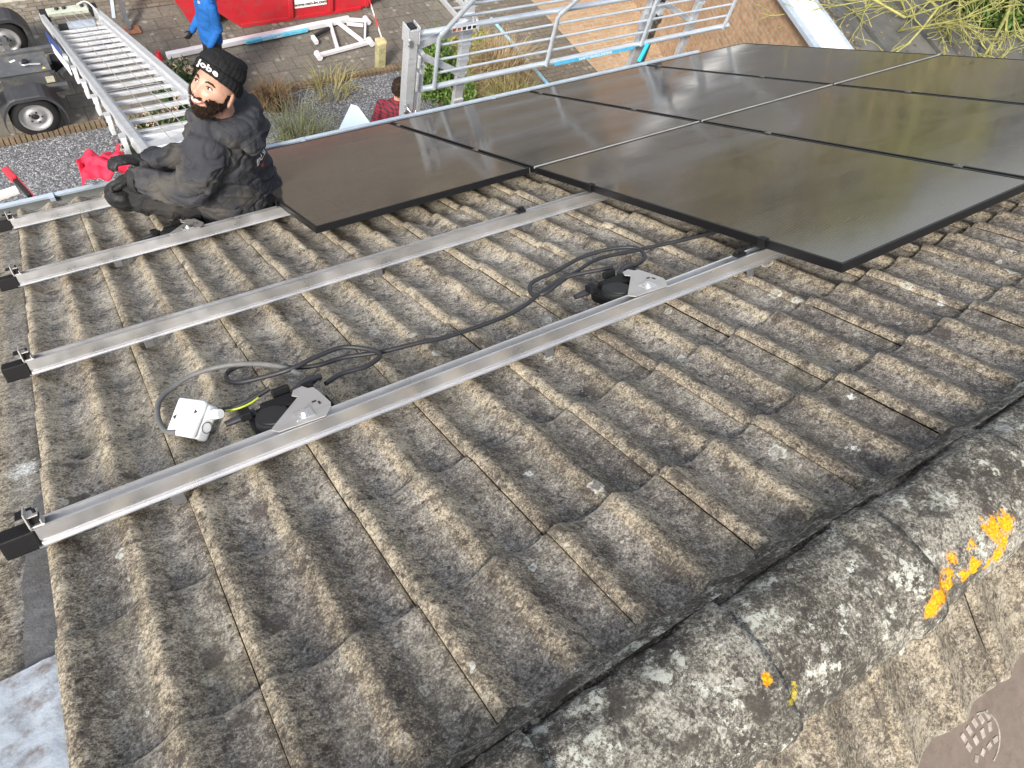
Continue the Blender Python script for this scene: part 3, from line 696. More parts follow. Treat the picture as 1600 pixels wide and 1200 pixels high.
b = MB(); b.box(L(2.45, gy - .0275, -1.312), (.92, .003, .034)); st = b.build('blue_strip', simple('blue_sticker', (.08, .42, .68), .5, 0, .2, 30), gr)
WHITE = simple('white_print', (.8, .8, .78), .6, 0, .03); BLACKP = simple('black_print', (.02, .02, .02), .6)
wmt = lambda x, y, z, rx=PI / 2, rz=0: Matrix.Translation(L(x, y, z)) @ Matrix.Rotation(rz, 4, 'Z') @ Matrix.Rotation(rx, 4, 'X')
text_obj('SAFETY GUARD SYSTEMS', .034, WHITE, st, wmt(2.45, gy - .0305, -1.312), .0005)
b = MB(); b.box(L(.99, gy - .0275, -.813), (.22, .003, .038)); st = b.build('label_strip', WHITE, gr)
for k in range(5):
    b = MB(); b.box(L(.90 + .045 * k, gy - .0305, -.813), (.028, .003, .024)); b.build('pictogram', simple('orange_print', (.5, .16, .06), .5) if k < 2 else BLACKP, st)
def post(x, y, z0, z1, w_, d_, label, brackets=(), name='support_post', lean=0):
    t = thing(name, label, 'post', (x, y, z0))
    b = MB(); b.bar((0, 0, 0), (0, lean, z1 - z0), w_, d_, up=(0, 1, 0)); b.build('profile', M['alu_ladder'], t, bevel=.004)
    for (bx, by, bz, dx, dy, dz) in brackets:
        b = MB(); b.box((bx, by, bz), (dx, dy, dz)); b.build('bracket', M['alu_ladder'], t, bevel=.004)
    return t
p = post(.545, 2.30, GZ, -.75, .075, .095, 'tall square aluminium post at the left end of the guard rail, bolted at its top', [(-.045, 0, 4.20, .008, .11, .14), (.045, 0, 4.20, .008, .11, .14), (.06, -.03, 3.98, .02, .06, .10), (.06, -.03, 3.80, .02, .05, .16)])
b = MB(); b.box((0, 0, 4.255), (.05, .07, .02)); b.build('plug', M['rubber'], p)
for z in (4.18, 4.15, 3.62, 3.56):
    b = MB(); b.cyl((-.04, -.055, z), (-.04, -.075, z), .016, n=6); b.build('bolt', M['alu'], p)
b = MB(); b.tube(smooth_path([(-.03, -.06, 3.60), (.0, -.11, 3.56), (.03, -.11, 3.50), (.05, -.07, 3.56)], 4), .007, 6); b.build('hook', M['alu'], p)
post(.665, 2.33, GZ, -.99, .035, .06, 'narrow inner aluminium post right beside the square guard rail post', [(0, -.02, 3.88, .028, .05, .09)])
p = post(1.11, 2.42, GZ, -.62, .085, .045, 'ribbed aluminium post behind the thin tubes over the dry grass', [(0, -.025, 3.42 + .13 * k, .095, .02, .03) for k in range(7)])
b = MB(); b.tube([(-.02, -.12, 4.19), (.0, -.07, 4.23), (.03, -.12, 4.19), (.0, -.15, 4.15), (-.02, -.12, 4.19)], .016, 8); b.build('coupler', M['steel_plate'], p)
p = post(3.12, 2.42, GZ, -.80, .11, .06, 'wide aluminium post under the right part of the guard rail', [(-.08, -.02, 3.86, .05, .05, .16), (.08, -.04, 3.96, .05, .05, .10)])
p = post(3.30, 2.48, GZ, -.80, .06, .05, 'dirty dark strapped post next to the wide post', [(0, -.02, 3.8, .07, .05, .08)])
for o in p.children: o.data = o.data.copy(); o.data.materials[0] = simple('dark_strap', (.05, .045, .04), .8, 0, .6, 14, .6, 60, (.25, .18, .1))
post(3.72, 2.40, GZ, -.84, .075, .05, 'rightmost aluminium post of the guard rail in front of the brick terrace', [(0, -.02, 3.95, .085, .03, .03)])
def strut(a, b_, w_, h_, name, label, cat='brace'):
    m = MB(); m.bar(a, b_, w_, h_); return tag(m.build(name, M['alu_ladder'], bevel=.003), label, cat)
strut((.66, 2.32, -1.02), (1.12, 2.38, -1.32), .03, .05, 'diagonal_brace', 'short diagonal brace between the square post and the ribbed post')
strut((.58, 2.32, -.93), (1.10, 2.40, -.87), .03, .07, 'cross_brace', 'flat upper brace from the square post to the ribbed post')
strut((3.28, 2.42, -1.02), (3.74, 2.40, -1.26), .03, .05, 'diagonal_brace', 'short diagonal brace between the wide post and the rightmost post')
# ladder section seen behind the ribbed post
t = thing('spare_ladder', 'short aluminium ladder section lying on the street behind the guard rail', 'ladder', (5.0, 8.9, GZ + .05))
for x in (-.14, .16):
    b = MB(); b.bar((x, -.75, 0), (x - .05, 2.2, 0), .05, .08); b.build('side_rail', M['alu_ladder'], t)
for k in range(9):
    b = MB(); b.bar((-.14, -.6 + .3 * k, .0), (.15, -.6 + .3 * k, .0), .035, .03); b.build('rung', M['alu_ladder'], t)
m = MB(); m.tube([(5.46, 8.15, GZ + .05), (5.44, 5.9, GZ + .05)], .032, 10); tag(m.build('blue_pole', simple('pale_blue_tube', (.22, .50, .66), .45, .2, .35, 9, 0, 60, (.6, .65, .68))), 'light blue tube lying on the street beyond the dry shrub', 'pole')
m = MB(); m.bar((3.02, 2.25, -1.46), (3.075, 2.27, -1.30), .03, .035); tag(m.build('blue_clamp_bar', simple('bright_blue', (.02, .48, .78), .4)), 'short bright blue bar standing at the gutter by the wide post', 'bar')
# ================================================================ LADDER LIFT
lift = thing('ladder_lift', 'silver ladder lift leaning from the trailer up to the gutter left of the sitting man', 'ladder lift', (-1.22, 8.4, -4.05))
LA = Vector((0, 0, 0)); TOPL = Vector((-1.51 + 1.22, 1.98 - 8.4, -1.20 + 4.05)); 
def lp(x, t, off=0):                 # point on the lift: across, along 0..1, offset normal
    a = Vector((0, 0, 0)); d = Vector((.05, -6.42, 2.85)); n = Vector((0, .406, .914))
    return a + d * t + Vector((x, 0, 0)) + n * off
UPN = (0, .406, .914)
for x in (-.33, .31):
    b = MB(); b.bar(lp(x, -.02), lp(x * .97, 1.02), .055, .115, UPN); b.build('side_rail', M['alu_ladder'], lift, bevel=.006)
    b = MB(); b.bar(lp(x * .84, .10, -.02), lp(x * .84, 1.0, -.02), .03, .06, UPN); b.build('inner_rail', M['alu_ladder'], lift, bevel=.003)
    b = MB(); b.bar(lp(x * 1.08, .02, .045), lp(x * 1.05, .93, .045), .02, .03, UPN); b.build('guide_rail', M['alu_ladder'], lift, bevel=.003)
for k in range(17):
    t_ = .175 + k * .047
    b = MB(); b.bar(lp(-.31, t_, -.01), lp(.29, t_, -.01), .055, .035, UPN); b.build('rung', M['alu_ladder'], lift, bevel=.005)
for k in range(8):
    t_ = .19 + k * .063
    b = MB(); b.bar(lp(-.27, t_, -.075), lp(.25, t_, -.075), .022, .02, UPN); b.build('lower_rung', M['alu'], lift)
b = MB(); b.bar(lp(-.31, .955, .015), lp(.29, .955, .015), .13, .05, UPN); b.build('top_plate', M['alu_ladder'], lift, bevel=.006)
b = MB(); b.bar(lp(-.31, .915, .01), lp(.29, .915, .01), .05, .05, UPN); b.build('top_rung', M['alu_ladder'], lift, bevel=.006)
b = MB(); b.box(lp(-.34, 1.015, .03), (.10, .16, .09)); b.build('head_block', M['alu_ladder'], lift, bevel=.01)
b = MB(); b.box(lp(-.20, 1.05, -.02), (.18, .20, .05)); b.build('head_plate', M['alu_ladder'], lift, bevel=.01)
b = MB(); b.bar(lp(-.395, .985, .0), lp(-.395, 1.055, .0), .012, .06, UPN); b.build('red_edge', simple('red_paint_edge', (.4, .02, .03), .5), lift)
for x in (-.13, .02, .14):
    b = MB(); b.tube([lp(x * .8, .0, .05), lp(x, .97, .06)], .0035, 5); b.build('hoist_rope', M['steel_plate'], lift)
for k in range(6):
    t_ = .40 + k * .098
    b = MB(); b.box(lp(-.385, t_, -.06), (.035, .16, .15), Matrix.Rotation(-.42, 3, 'X')); o = b.build('slide_bracket', M['alu_ladder'], lift, bevel=.006)
    for q in (-.03, .03):
        m = MB(); m.cyl(lp(-.402, t_ + q * .25, -.04 - q * .3), lp(-.415, t_ + q * .25, -.04 - q * .3), .012, n=8); m.build('bolt', M['rubber'], o)
b = MB(); b.bar(lp(-.42, .20, -.03), lp(-.40, .38, -.03), .012, .17, UPN); sg = b.build('side_sign', simple('dark_blue_sign', (.015, .05, .22), .4), lift, bevel=.003)
b = MB(); b.bar(lp(-.428, .27, -.06), lp(-.41, .46, -.06), .010, .10, UPN); b.build('white_panel', WHITE, sg)
# foot of the lift: winch, rollers and frame
b = MB(); b.cyl(lp(-.12, .085, -.06), lp(.20, .085, -.06), .075, n=20); wn = b.build('winch_drum', simple('blue_grey_motor', (.30, .34, .40), .45, .2), lift)
b = MB(); b.cyl(lp(-.22, .085, -.06), lp(-.12, .085, -.06), .06, n=16); b.build('drum_cap', M['rubber'], wn)
b = MB(); b.cyl(lp(.20, .085, -.06), lp(.28, .085, -.06), .05, n=16); b.build('gearbox', M['steel_plate'], wn)
b = MB(); b.box(lp(-.02, .0, .06), (.50, .13, .06)); fr = b.build('head_frame', simple('pale_green_grey', (.42, .45, .38), .5), lift, bevel=.01)
b = MB(); b.box(lp(-.02, -.02, .02), (.62, .06, .04)); b.build('lower_frame', M['alu_ladder'], lift, bevel=.004)
for x in (-.14, -.05, .17):
    b = MB(); b.cyl(lp(x, .0, .08), lp(x, .0, .115), .026, n=12); b.build('roller', M['rubber'], fr)
for x in (-.30, .30):
    b = MB(); b.box(lp(x, -.005, .03), (.10, .14, .12)); b.build('corner_block', M['rubber'], lift, bevel=.01)
b = MB(); b.tube(smooth_path([lp(.13, -.02, .10), lp(.24, .0, .14), lp(.29, .06, .06), lp(.27, .10, -.02)], 6), .010, 7); b.build('hose', simple('white_hose', (.6, .6, .56), .5), lift)
for x, y in ((-.1, .115), (-.02, .06)):
    b = MB(); b.bar(lp(-.28, y, -.12), lp(.27, y + .02, -.12), .03, .03, UPN); b.build('cross_bar', M['rubber'], lift)
b = MB(); b.bar(lp(-.17, .93, -.09), lp(-.06, 1.03, -.45), .05, .03, UPN); b.build('support_leg', simple('dark_leg', (.05, .05, .055), .5), lift)
t = MB(); t.box((-1.27, 3.03, -2.02), (.30, .22, .02)); t.box((-1.27, 2.93, -1.99), (.30, .02, .05)); tag(t.build('grey_tray', simple('grey_tray_paint', (.30, .33, .32), .5, 0, .1), bevel=.006), 'small grey tray under the top of the ladder lift beside the jacket', 'tray')
m = MB(); m.bar((-1.27, 3.03, GZ), (-1.27, 3.03, -2.04), .04, .04); o = tag(m.build('tray_post', M['alu_ladder']), 'thin post carrying the small grey tray', 'post')
# ================================================================ TRAILER
tr = thing('trailer', 'dark grey lift trailer with black mudguards parked beside the ladder lift foot', 'trailer', (-2.2, 8.3, GZ))
GREYP = simple('dark_grey_paint', (.085, .09, .10), .45, .1, .2, 4, 0, 60, (.16, .15, .13))
def wheel(y, face):
    wh = MB()
    for (yy, r_) in ((0, 0),): pass
    prof = [(-.09, .20), (-.09, .27), (-.06, .29), (.06, .29), (.09, .27), (.09, .20), (.075, .185)]
    n = 36; V = []; F = []
    for i in range(n):
        a = 2 * PI * i / n
        for (q, r) in prof: V.append((r * math.cos(a), q, r * math.sin(a)))
    m_ = len(prof)
    for i in range(n):
        j = (i + 1) % n
        for k in range(m_ - 1): F.append((i * m_ + k, i * m_ + k + 1, j * m_ + k + 1, j * m_ + k))
    e = bpy.data.objects.new('wheel', None); C.objects.link(e); e.parent = tr; e.location = (.10, y, .29)
    wh.add(V, F, True); wh.build('tyre', M['rubber'], e)
    b = MB(); V = []; F = []; prof = [(-.07, .205), (-.085, .19), (-.05, .17), (-.035, .12), (-.065, .10), (-.07, .05), (-.055, .045), (-.055, .0)]
    m_ = len(prof)
    for i in range(n):
        a = 2 * PI * i / n
        for (q, r) in prof: V.append((r * math.cos(a), q, r * math.sin(a)))
    for i in range(n):
        j = (i + 1) % n
        for k in range(m_ - 1): F.append((i * m_ + k, i * m_ + k + 1, j * m_ + k + 1, j * m_ + k))
    b.add(V, F, True); rm = b.build('rim', simple('silver_rim', (.42, .42, .43), .4, .6, .1), e)
    for k in range(5):
        a = 2 * PI * k / 5; m = MB(); m.cyl((.075 * math.cos(a), -.062, .075 * math.sin(a)), (.075 * math.cos(a), -.078, .075 * math.sin(a)), .012, n=6); m.build('wheel_nut', M['rubber'], rm)
    m = MB(); m.cyl((0, -.055, 0), (0, -.075, 0), .04, .03, 16); m.build('hub', M['rubber'], rm)
    # mudguard: a bent sheet with a flat top
    V = []; F = []; N = 18
    for i in range(N + 1):
        a = PI * (-.06 + 1.12 * i / N); x = .37 * math.cos(a); z = min(.34 * math.sin(a) * 1.15, .345)
        for (yy, dz) in ((-.15, -.05), (-.15, 0), (-.135, .012), (.135, .012), (.15, 0), (.15, -.05)): V.append((x * (1 if dz >= 0 else .96), yy, z + dz * .9))
    for i in range(N):
        for k in range(5): q = i * 6 + k; F.append((q, q + 1, q + 7, q + 6))
    b = MB(); b.add(V, F, False); o = b.build('mudguard', simple('black_mudguard', (.035, .036, .04), .5, 0, .3, 6), tr, loc=(.10, y, .29)); o.modifiers.new('s', 'SOLIDIFY').thickness = .006
wheel(-.86, 1); wheel(.86, 1)
b = MB(); b.box((.18, -.30, .52), (.60, .36, .20)); tb = b.build('tool_box', GREYP, tr, bevel=.008)
b = MB(); b.box((.18, -.30, .63), (.64, .40, .022)); ld = b.build('lid', GREYP, tb, bevel=.005)
b = MB(); b.cyl((.24, -.31, .64), (.24, -.31, .69), .035, n=14); b.build('knob', M['rubber'], ld)
b = MB(); b.tube(smooth_path([(.18, -.30, .66), (.20, -.38, .67), (.28, -.38, .67), (.40, -.39, .66)], 5), .012, 7); b.build('handle', M['alu'], ld)
b = MB(); b.box((.10, -.22, .6425), (.07, .03, .001), Matrix.Rotation(.4, 3, 'Z')); b.build('white_label', WHITE, ld)
YEL = simple('yellow_sticker', (.7, .5, .08), .5)
for x, y in ((-.07, -.17), (.42, -.45)):
    b = MB(); b.prism([(x - .025, y - .02), (x + .025, y - .02), (x, y + .025)], .6412, .6425); b.build('warning_sticker', YEL, ld)
b = MB(); b.box((.44, -.503, .50), (.10, .004, .09)); b.build('type_plate', simple('beige_plate', (.5, .48, .38), .5), tb)
for y in (-.55, -.08, .3):
    b = MB(); b.bar((-1.5, y, .40), (.62, y, .40), .07, .09); b.build('chassis_beam', GREYP, tr, bevel=.006)
b = MB(); b.bar((.10, -.80, .32), (.10, .80, .32), .07, .07); b.build('axle', GREYP, tr)
b = MB(); b.box((.62, -.12, .46), (.16, .16, .18)); b.build('lamp_box', M['rubber'], tr, bevel=.01)
b = MB(); b.bar((.58, -.35, .42), (1.35, .1, .55), .08, .10); b.build('lift_arm', GREYP, tr, bevel=.006)
b = MB(); b.box((-.45, -.86, .66), (.5, .32, .03)); b.build('side_step', simple('steel_step', (.3, .31, .33), .5, .4), tr, bevel=.004)
# angled dark prop with rusty foot
t = thing('steel_prop', 'dark steel prop on a rusty foot standing right of the ladder lift winch', 'prop', (-.42, 9.35, GZ))
b = MB(); b.bar((0, 0, .03), (.05, .9, 1.0), .06, .05); b.build('upright', simple('dark_steel', (.07, .075, .085), .5, .3), t)
b = MB(); b.bar((-.15, .15, .15), (.1, .75, 1.0), .05, .05); b.build('stay', simple('blue_grey_steel', (.14, .17, .21), .5, .3), t)
b = MB(); b.box((.02, 0, .02), (.26, .2, .03)); b.build('foot', simple('rusty_steel', (.2, .09, .05), .8, 0, .4, 10, .4), t, bevel=.006)
# ================================================================ SKIP
RED = simple('red_skip_paint', (.42, .018, .028), .42, 0, .12, 3, .05, 30, (.30, .05, .05))
sk = thing('skip', 'red steel skip with a white company sign standing on the pavement', 'skip', (2.3, 9.05, GZ))
b = MB(); prof = [(-1.12, .02), (1.02, .02), (1.42, .28), (1.68, .95), (-1.80, .95), (-1.55, .42)]
V = [(x, y, z) for y in (0, 1.9) for x, z in prof]; n = len(prof)
F = [tuple(range(n)), tuple(range(n, 2 * n))[::-1]] + [(i, n + i, n + (i + 1) % n, (i + 1) % n) for i in range(n) if i != 3]
b.add(V, F); o = b.build('hull', RED, sk); o.modifiers.new('s', 'SOLIDIFY').thickness = -.006
for x in (-.26, .44, 1.1):
    b = MB(); b.box((x, -.03, .50), (.07, .06, .86)); b.build('rib', RED, sk, bevel=.006)
b = MB(); b.bar((-1.83, -.03, .96), (1.71, -.03, .96), .07, .07); b.build('rim', RED, sk, bevel=.01)
b = MB(); b.bar((-1.1, -.015, .035), (1.0, -.015, .035), .04, .05); b.build('skid', RED, sk)
b = MB(); b.box((.10, -.008, .52), (.56, .006, .66)); sg = b.build('sign', WHITE, sk)
def wm(x, z): return Matrix.Translation((x, -.014, z)) @ Matrix.Rotation(PI / 2, 4, 'X')
text_obj('www.csm-bv.com', .078, BLACKP, sg, wm(.10, .245), .0025)
text_obj('container service', .04, simple('grey_print', (.25, .22, .22), .6), sg, wm(.10, .325), 0)
text_obj('CSM', .2, simple('dark_blue_print', (.03, .04, .2), .6), sg, wm(.10, .50), .006)
V = []; F = []
for jx in range(16):
    for ix in range(28):
        V.append((-1.74 + 3.36 * ix / 27, .02 + 1.85 * jx / 15, .82 + .10 * noise.noise(Vector((ix * .7, jx * .8, 0))) + .05 * noise.noise(Vector((ix * 2.1, jx * 2.3, 4)))))
for jx in range(15):
    for ix in range(27): q = jx * 28 + ix; F.append((q, q + 1, q + 29, q + 28))
b = MB(); b.add(V, F); b.build('rubble', simple('skip_rubble', (.24, .21, .17), .9, 0, .6, 6, .8, 30, (.10, .08, .06)), sk)
# open end flap with grit on it
b = MB(); b.add([(-2.05, -.05, .62), (-1.86, -.05, .16), (-1.60, -.05, .24), (-1.42, -.05, .62), (-2.05, 1.7, .62), (-1.86, 1.7, .16), (-1.60, 1.7, .24), (-1.42, 1.7, .62)], [(0, 1, 2, 3), (7, 6, 5, 4), (1, 5, 6, 2), (0, 4, 5, 1), (2, 6, 7, 3), (3, 7, 4, 0)])
fl = b.build('end_flap', RED, sk, bevel=.012)
b = MB(); b.add([(-2.02, .03, .628), (-1.45, .03, .628), (-1.45, 1.66, .628), (-2.02, 1.66, .628)], [(0, 1, 2, 3)]); b.build('grit', simple('grey_grit', (.22, .21, .19), .9, 0, .8, 30, .8, 80), fl)
# ================================================================ WHITE SAFETY FRAME ON THE PAVEMENT
t = thing('roof_edge_frame', 'white aluminium safety beam with a triangular end frame lying on the pavement before the skip', 'safety frame', (2.7, 8.7, GZ))
def fp(x, y, z=.07): return (x - 2.7, y - 8.7, z)
WA = simple('white_aluminium', (.68, .68, .72), .45, .2, .08)
b = MB(); b.bar(fp(-.12, 8.53), fp(2.95, 8.74), .085, .085); bm_ = b.build('beam', WA, t, bevel=.01)
b = MB(); b.bar(fp(1.1, 8.567, .072), fp(2.15, 8.64, .072), .091, .045); bs = b.build('blue_strip', simple('sky_blue_sticker', (.12, .45, .66), .5, 0, .2, 20), bm_)
text_obj('SAFETY SUMMIT', .05, WHITE, bs, Matrix.Translation(fp(1.55, 8.595, .096)) @ Matrix.Rotation(.068, 4, 'Z'), .0006)
text_obj('SAFETY SUMMIT', .05, WHITE, bs, Matrix.Translation(fp(1.55, 8.547, .07)) @ Matrix.Rotation(.068, 4, 'Z') @ Matrix.Rotation(PI / 2, 4, 'X'), .0006)
for a, c, w_ in (((2.59, 8.72), (2.42, 8.03), .055), ((2.72, 8.71), (2.90, 8.08), .055), ((2.05, 7.93), (3.02, 8.05), .06), ((2.85, 8.75), (3.25, 8.60), .04), ((3.20, 8.63), (2.95, 8.12), .035), ((2.85, 8.62), (3.1, 8.5), .03)):
    b = MB(); b.bar(fp(*a), fp(*c), w_, .06); b.build('frame_tube', WA, t, bevel=.008)
for x, y in ((2.05, 7.93), (3.02, 8.05), (3.22, 8.62)):
    b = MB(); b.cyl(fp(x, y - .07), fp(x, y + .07), .05, n=12); b.build('end_roller', WA, t)
b = MB(); b.bar(fp(2.16, 8.42), fp(2.16, 8.25), .06, .06); b.build('clamp', WA, t)
b = MB(); b.bar(fp(2.2, 8.40, .1), fp(2.5, 8.52, .1), .04, .05); b.build('black_grip', M['rubber'], t)
# wooden post with barrier tape
t = thing('wooden_post', 'weathered wooden post with a cracked top at the pavement edge holding the barrier tape', 'post', (2.90, 7.44, GZ))
b = MB(); b.box((0, 0, .22), (.14, .13, .46)); b.build('post', simple('mossy_timber', (.34, .31, .17), .9, 0, .4, 8, .6, 40, (.2, .22, .1)), t, bevel=.012)
b = MB(); b.box((0, 0, .48), (.155, .145, .07)); b.build('cap', simple('pale_split_wood', (.5, .40, .22), .9, 0, .4, 20, .9, 30), t, bevel=.02)
TP1 = simple('red_tape', (.6, .03, .03), .5); TP2 = simple('white_tape', (.75, .75, .75), .5)
t = thing('barrier_tape', 'red and white striped tape stretched from the wooden post', 'barrier tape', (2.93, 7.46, GZ + .5))
for k in range(12):
    a = Vector((.0, 0, 0)).lerp(Vector((.75, 3.2, .25)), k / 12); c = Vector((.0, 0, 0)).lerp(Vector((.75, 3.2, .25)), (k + 1) / 12)
    b = MB(); b.bar(a, c, .002, .055, up=(.05, 0, 1)); b.build('tape_stripe', TP1 if k % 2 else TP2, t)
# ================================================================ SMALL THINGS LEFT
t = thing('red_grip_tool', 'red and black clamp arm sticking up beyond the gutter at the far left', 'clamp tool', (-2.28, 2.33, -1.5))
b = MB(); b.bar((-.055, .28, -.02), (-.022, .13, .01), .045, .05); b.build('red_cap', simple('red_plastic', (.55, .03, .05), .45), t, bevel=.012)
b = MB(); b.bar((-.03, .17, -.01), (.03, -.08, .03), .03, .035); b.build('arm', M['rubber'], t, bevel=.006)
b = MB(); b.bar((-.008, .17, -.01), (.048, -.08, .03), .008, .03); b.build('red_edge', simple('red_plastic_edge', (.4, .03, .04), .45), t)
b = MB(); b.bar((-.35, .05, -.06), (-.03, .10, -.05), .06, .03); b.build('white_bar', WHITE, t, bevel=.004)
# red cloth draped beyond the gutter
V = []; F = []; nx, ny = 44, 34
P00, P10, P01, P11 = Vector((-1.90, 2.36, -1.36)), Vector((-1.62, 2.40, -1.34)), Vector((-1.93, 2.10, -1.33)), Vector((-1.62, 2.08, -1.30))
for j in range(ny + 1):
    for i in range(nx + 1):
        a, c = i / nx, j / ny
        p = P00.lerp(P10, a).lerp(P01.lerp(P11, a), c)
        ed = .022 * noise.noise(Vector((a * 5, c * 5, 2)))
        p += Vector((ed, ed * .8 + (.05 * math.sin(PI * a) if j < 3 else 0) * 0, .030 * math.sin(a * 13 + c * 5 + 2 * noise.noise(Vector((a * 3, c * 3, 0)))) * .6 + .05 * noise.noise(Vector((a * 5, c * 4, 9))) + .05 * math.sin(PI * a) * math.sin(PI * c)))
        p.y += .05 * math.sin(a * 7) * (1 - c)
        V.append(tuple(p - Vector((-1.76, 2.2, -1.35))))
for j in range(ny):
    for i in range(nx): q = j * (nx + 1) + i; F.append((q, q + 1, q + nx + 2, q + nx + 1))
b = MB(); b.add(V, F, True); o = b.build('red_cloth', simple('bright_red_cloth', (.62, .02, .06), .75, 0, .1, 8), loc=(-1.76, 2.2, -1.35)); o.modifiers.new('s', 'SOLIDIFY').thickness = .004
tag(o, 'crumpled bright red cloth hanging at the gutter beside the gloves', 'cloth')
m = MB(); V = [Vector(p) for p in ((1.53, 5.55, -4.0), (1.05, 5.02, -4.05), (1.66, 4.90, -4.08), (1.60, 5.48, -4.0))]
m.add([tuple(p) for p in V] + [tuple(p - Vector((0, 0, .02))) for p in V], [(0, 1, 2, 3), (7, 6, 5, 4), (0, 4, 5, 1), (1, 5, 6, 2), (2, 6, 7, 3), (3, 7, 4, 0)])
t = tag(m.build('pale_board', simple('pale_blue_board', (.55, .66, .76), .5, 0, .03)), 'pale blue triangular corner of a board sticking up beyond the gutter', 'board')
# ================================================================ PLANTS
def leaf_mat(name, a, bcol, rough=.6):
    t = NT(name); c = t.mix(t.ramp(t.noise(9, 4, .6), (.35, 0), (.65, 1)), a, bcol)
    t.set(c, rough, 0, .3); return t.m
LG = leaf_mat('green_leaves', (.05, .10, .02), (.12, .20, .04)); LD = leaf_mat('dark_leaves', (.02, .045, .015), (.05, .09, .03))
FH = leaf_mat('dried_flower_heads', (.42, .30, .22), (.60, .50, .40), .8); DG = leaf_mat('dry_grass_blades', (.30, .25, .12), (.20, .20, .07), .8)
DR = leaf_mat('rusty_twigs', (.20, .11, .06), (.17, .13, .07), .8); YG = leaf_mat('yellow_green_leaves', (.22, .24, .05), (.30, .28, .09)); TW = leaf_mat('brown_stems', (.22, .16, .09), (.36, .28, .16), .8)
def leaves(name, mat, parent, pts, size, rng, flat=.5):
    V = []; F = []
    for p in pts:
        s_ = size * rng.uniform(.6, 1.3); n = Vector((rng.gauss(0, 1), rng.gauss(0, 1), rng.gauss(flat, .7))).normalized()
        u = n.orthogonal().normalized(); u.rotate(Matrix.Rotation(rng.uniform(0, 6.3), 3, n)); v = n.cross(u)
        q = len(V); V += [tuple(p - u * s_), tuple(p + v * s_ * .45), tuple(p + u * s_), tuple(p - v * s_ * .45)]; F.append((q, q + 1, q + 2, q + 3))
    b = MB(); b.add(V, F); return b.build(name, mat, parent)
def blob_pts(n, r, rng, shell=.5):
    out = []
    for _ in range(n):
        d = Vector((rng.gauss(0, 1), rng.gauss(0, 1), rng.gauss(0, 1))).normalized() * (shell + (1 - shell) * rng.random())
        k = 1 + .35 * noise.noise(d * 2.3 + Vector((r[0] * 9, 0, 0)))
        out.append(Vector((d.x * r[0] * k, d.y * r[1] * k, abs(d.z) * r[2] * k)))
    return out
def shrub(name, label, cat, loc, r, n, size, mat, seed, stems=8, smat=None, group=None):
    rg = random.Random(seed); t = thing(name, label, cat, loc, group=group)
    leaves('foliage', mat, t, blob_pts(n, r, rg), size, rg)
    b = MB()
    for _ in range(stems):
        e = Vector((rg.uniform(-.7, .7) * r[0], rg.uniform(-.7, .7) * r[1], r[2] * rg.uniform(.6, .95)))
        b.tube([(0, 0, 0), tuple(e * .5 + Vector((0, 0, .1 * r[2]))), tuple(e)], [.02, .012, .005], 5)
    b.build('stems', smat or TW, t); return t, rg
def hydrangea(loc, r, seed, label):
    t, rg = shrub('hydrangea', label, 'shrub', loc, r, 1300, .05, LD, seed, 9, group='dried hydrangeas below the ladder lift')
    for k in range(26):
        d = blob_pts(1, r, rg, .95)[0]; h = MB(); V = []; F = []
        pts = [d + Vector((rg.gauss(0, 1), rg.gauss(0, 1), rg.gauss(0, .7))).normalized() * .055 for _ in range(46)]
        leaves('flower_head', FH, t, pts, .022, rg)
    return t
hydrangea((-.15, 7.55, GZ), (.42, .5, .55), 1, 'dried hydrangea between the lift side rail and the beanie')
hydrangea((.25, 7.35, GZ), (.35, .4, .5), 2, 'dried hydrangea directly behind the black beanie')
hydrangea((-.75, 6.6, GZ), (.5, .5, .5), 3, 'dried hydrangea seen through the rungs of the lift near the face')
hydrangea((-.95, 5.6, GZ), (.5, .5, .5), 4, 'dried hydrangea below the lower end plate of the lift')
hydrangea((-.4, 6.0, GZ), (.4, .5, .45), 5, 'dried hydrangea hidden mostly behind the seated man')
m = thing('red_cone_cap', 'small red cap on the end of the white safety beam among the hydrangeas', 'cap', (-.17, 8.53, GZ))
b = MB(); b.cyl((-.06, 0, .02), (-.06, 0, .16), .06, .035, 14); b.build('cap', RED, m)
def grass(name, label, loc, n, h, spread, mat, seed, cat='grass clump', group=None, w_=.006):
    rg = random.Random(seed); t = thing(name, label, cat, loc, group=group); V = []; F = []
    for _ in range(n):
        a = rg.uniform(0, 6.28); r0 = spread * .45 * math.sqrt(rg.random()); hh = h * rg.uniform(.5, 1.1); ln = rg.uniform(.1, 1.0) * spread
        p0 = Vector((r0 * math.cos(a), r0 * math.sin(a), 0)); a2 = a + rg.gauss(0, .8); d = Vector((math.cos(a2), math.sin(a2), 0)); sd = Vector((-d.y, d.x, 0)) * w_
        p1 = p0 + d * ln * .35 + Vector((0, 0, hh * .7)); p2 = p0 + d * ln + Vector((0, 0, hh * rg.uniform(.6, 1.0)))
        q = len(V); V += [tuple(p0 - sd), tuple(p0 + sd), tuple(p1 + sd * .8), tuple(p1 - sd * .8), tuple(p2)]; F += [(q, q + 1, q + 2, q + 3), (q + 3, q + 2, q + 4)]
    b = MB(); b.add(V, F); b.build('blades', mat, t); return t
grass('dry_grass', 'pale green feathery grass clump rising behind the jacket hood', (.85, 5.75, GZ), 420, 1.0, .6, leaf_mat('pale_green_blades', (.22, .235, .12), (.14, .15, .08), .8), 11, w_=.0045)
grass('dry_grass', 'low loose grass clump right of the jacket by the gravel', (1.15, 5.5, GZ), 240, .75, .6, leaf_mat('pale_straw_blades', (.26, .26, .15), (.17, .18, .10), .8), 12, w_=.0045)
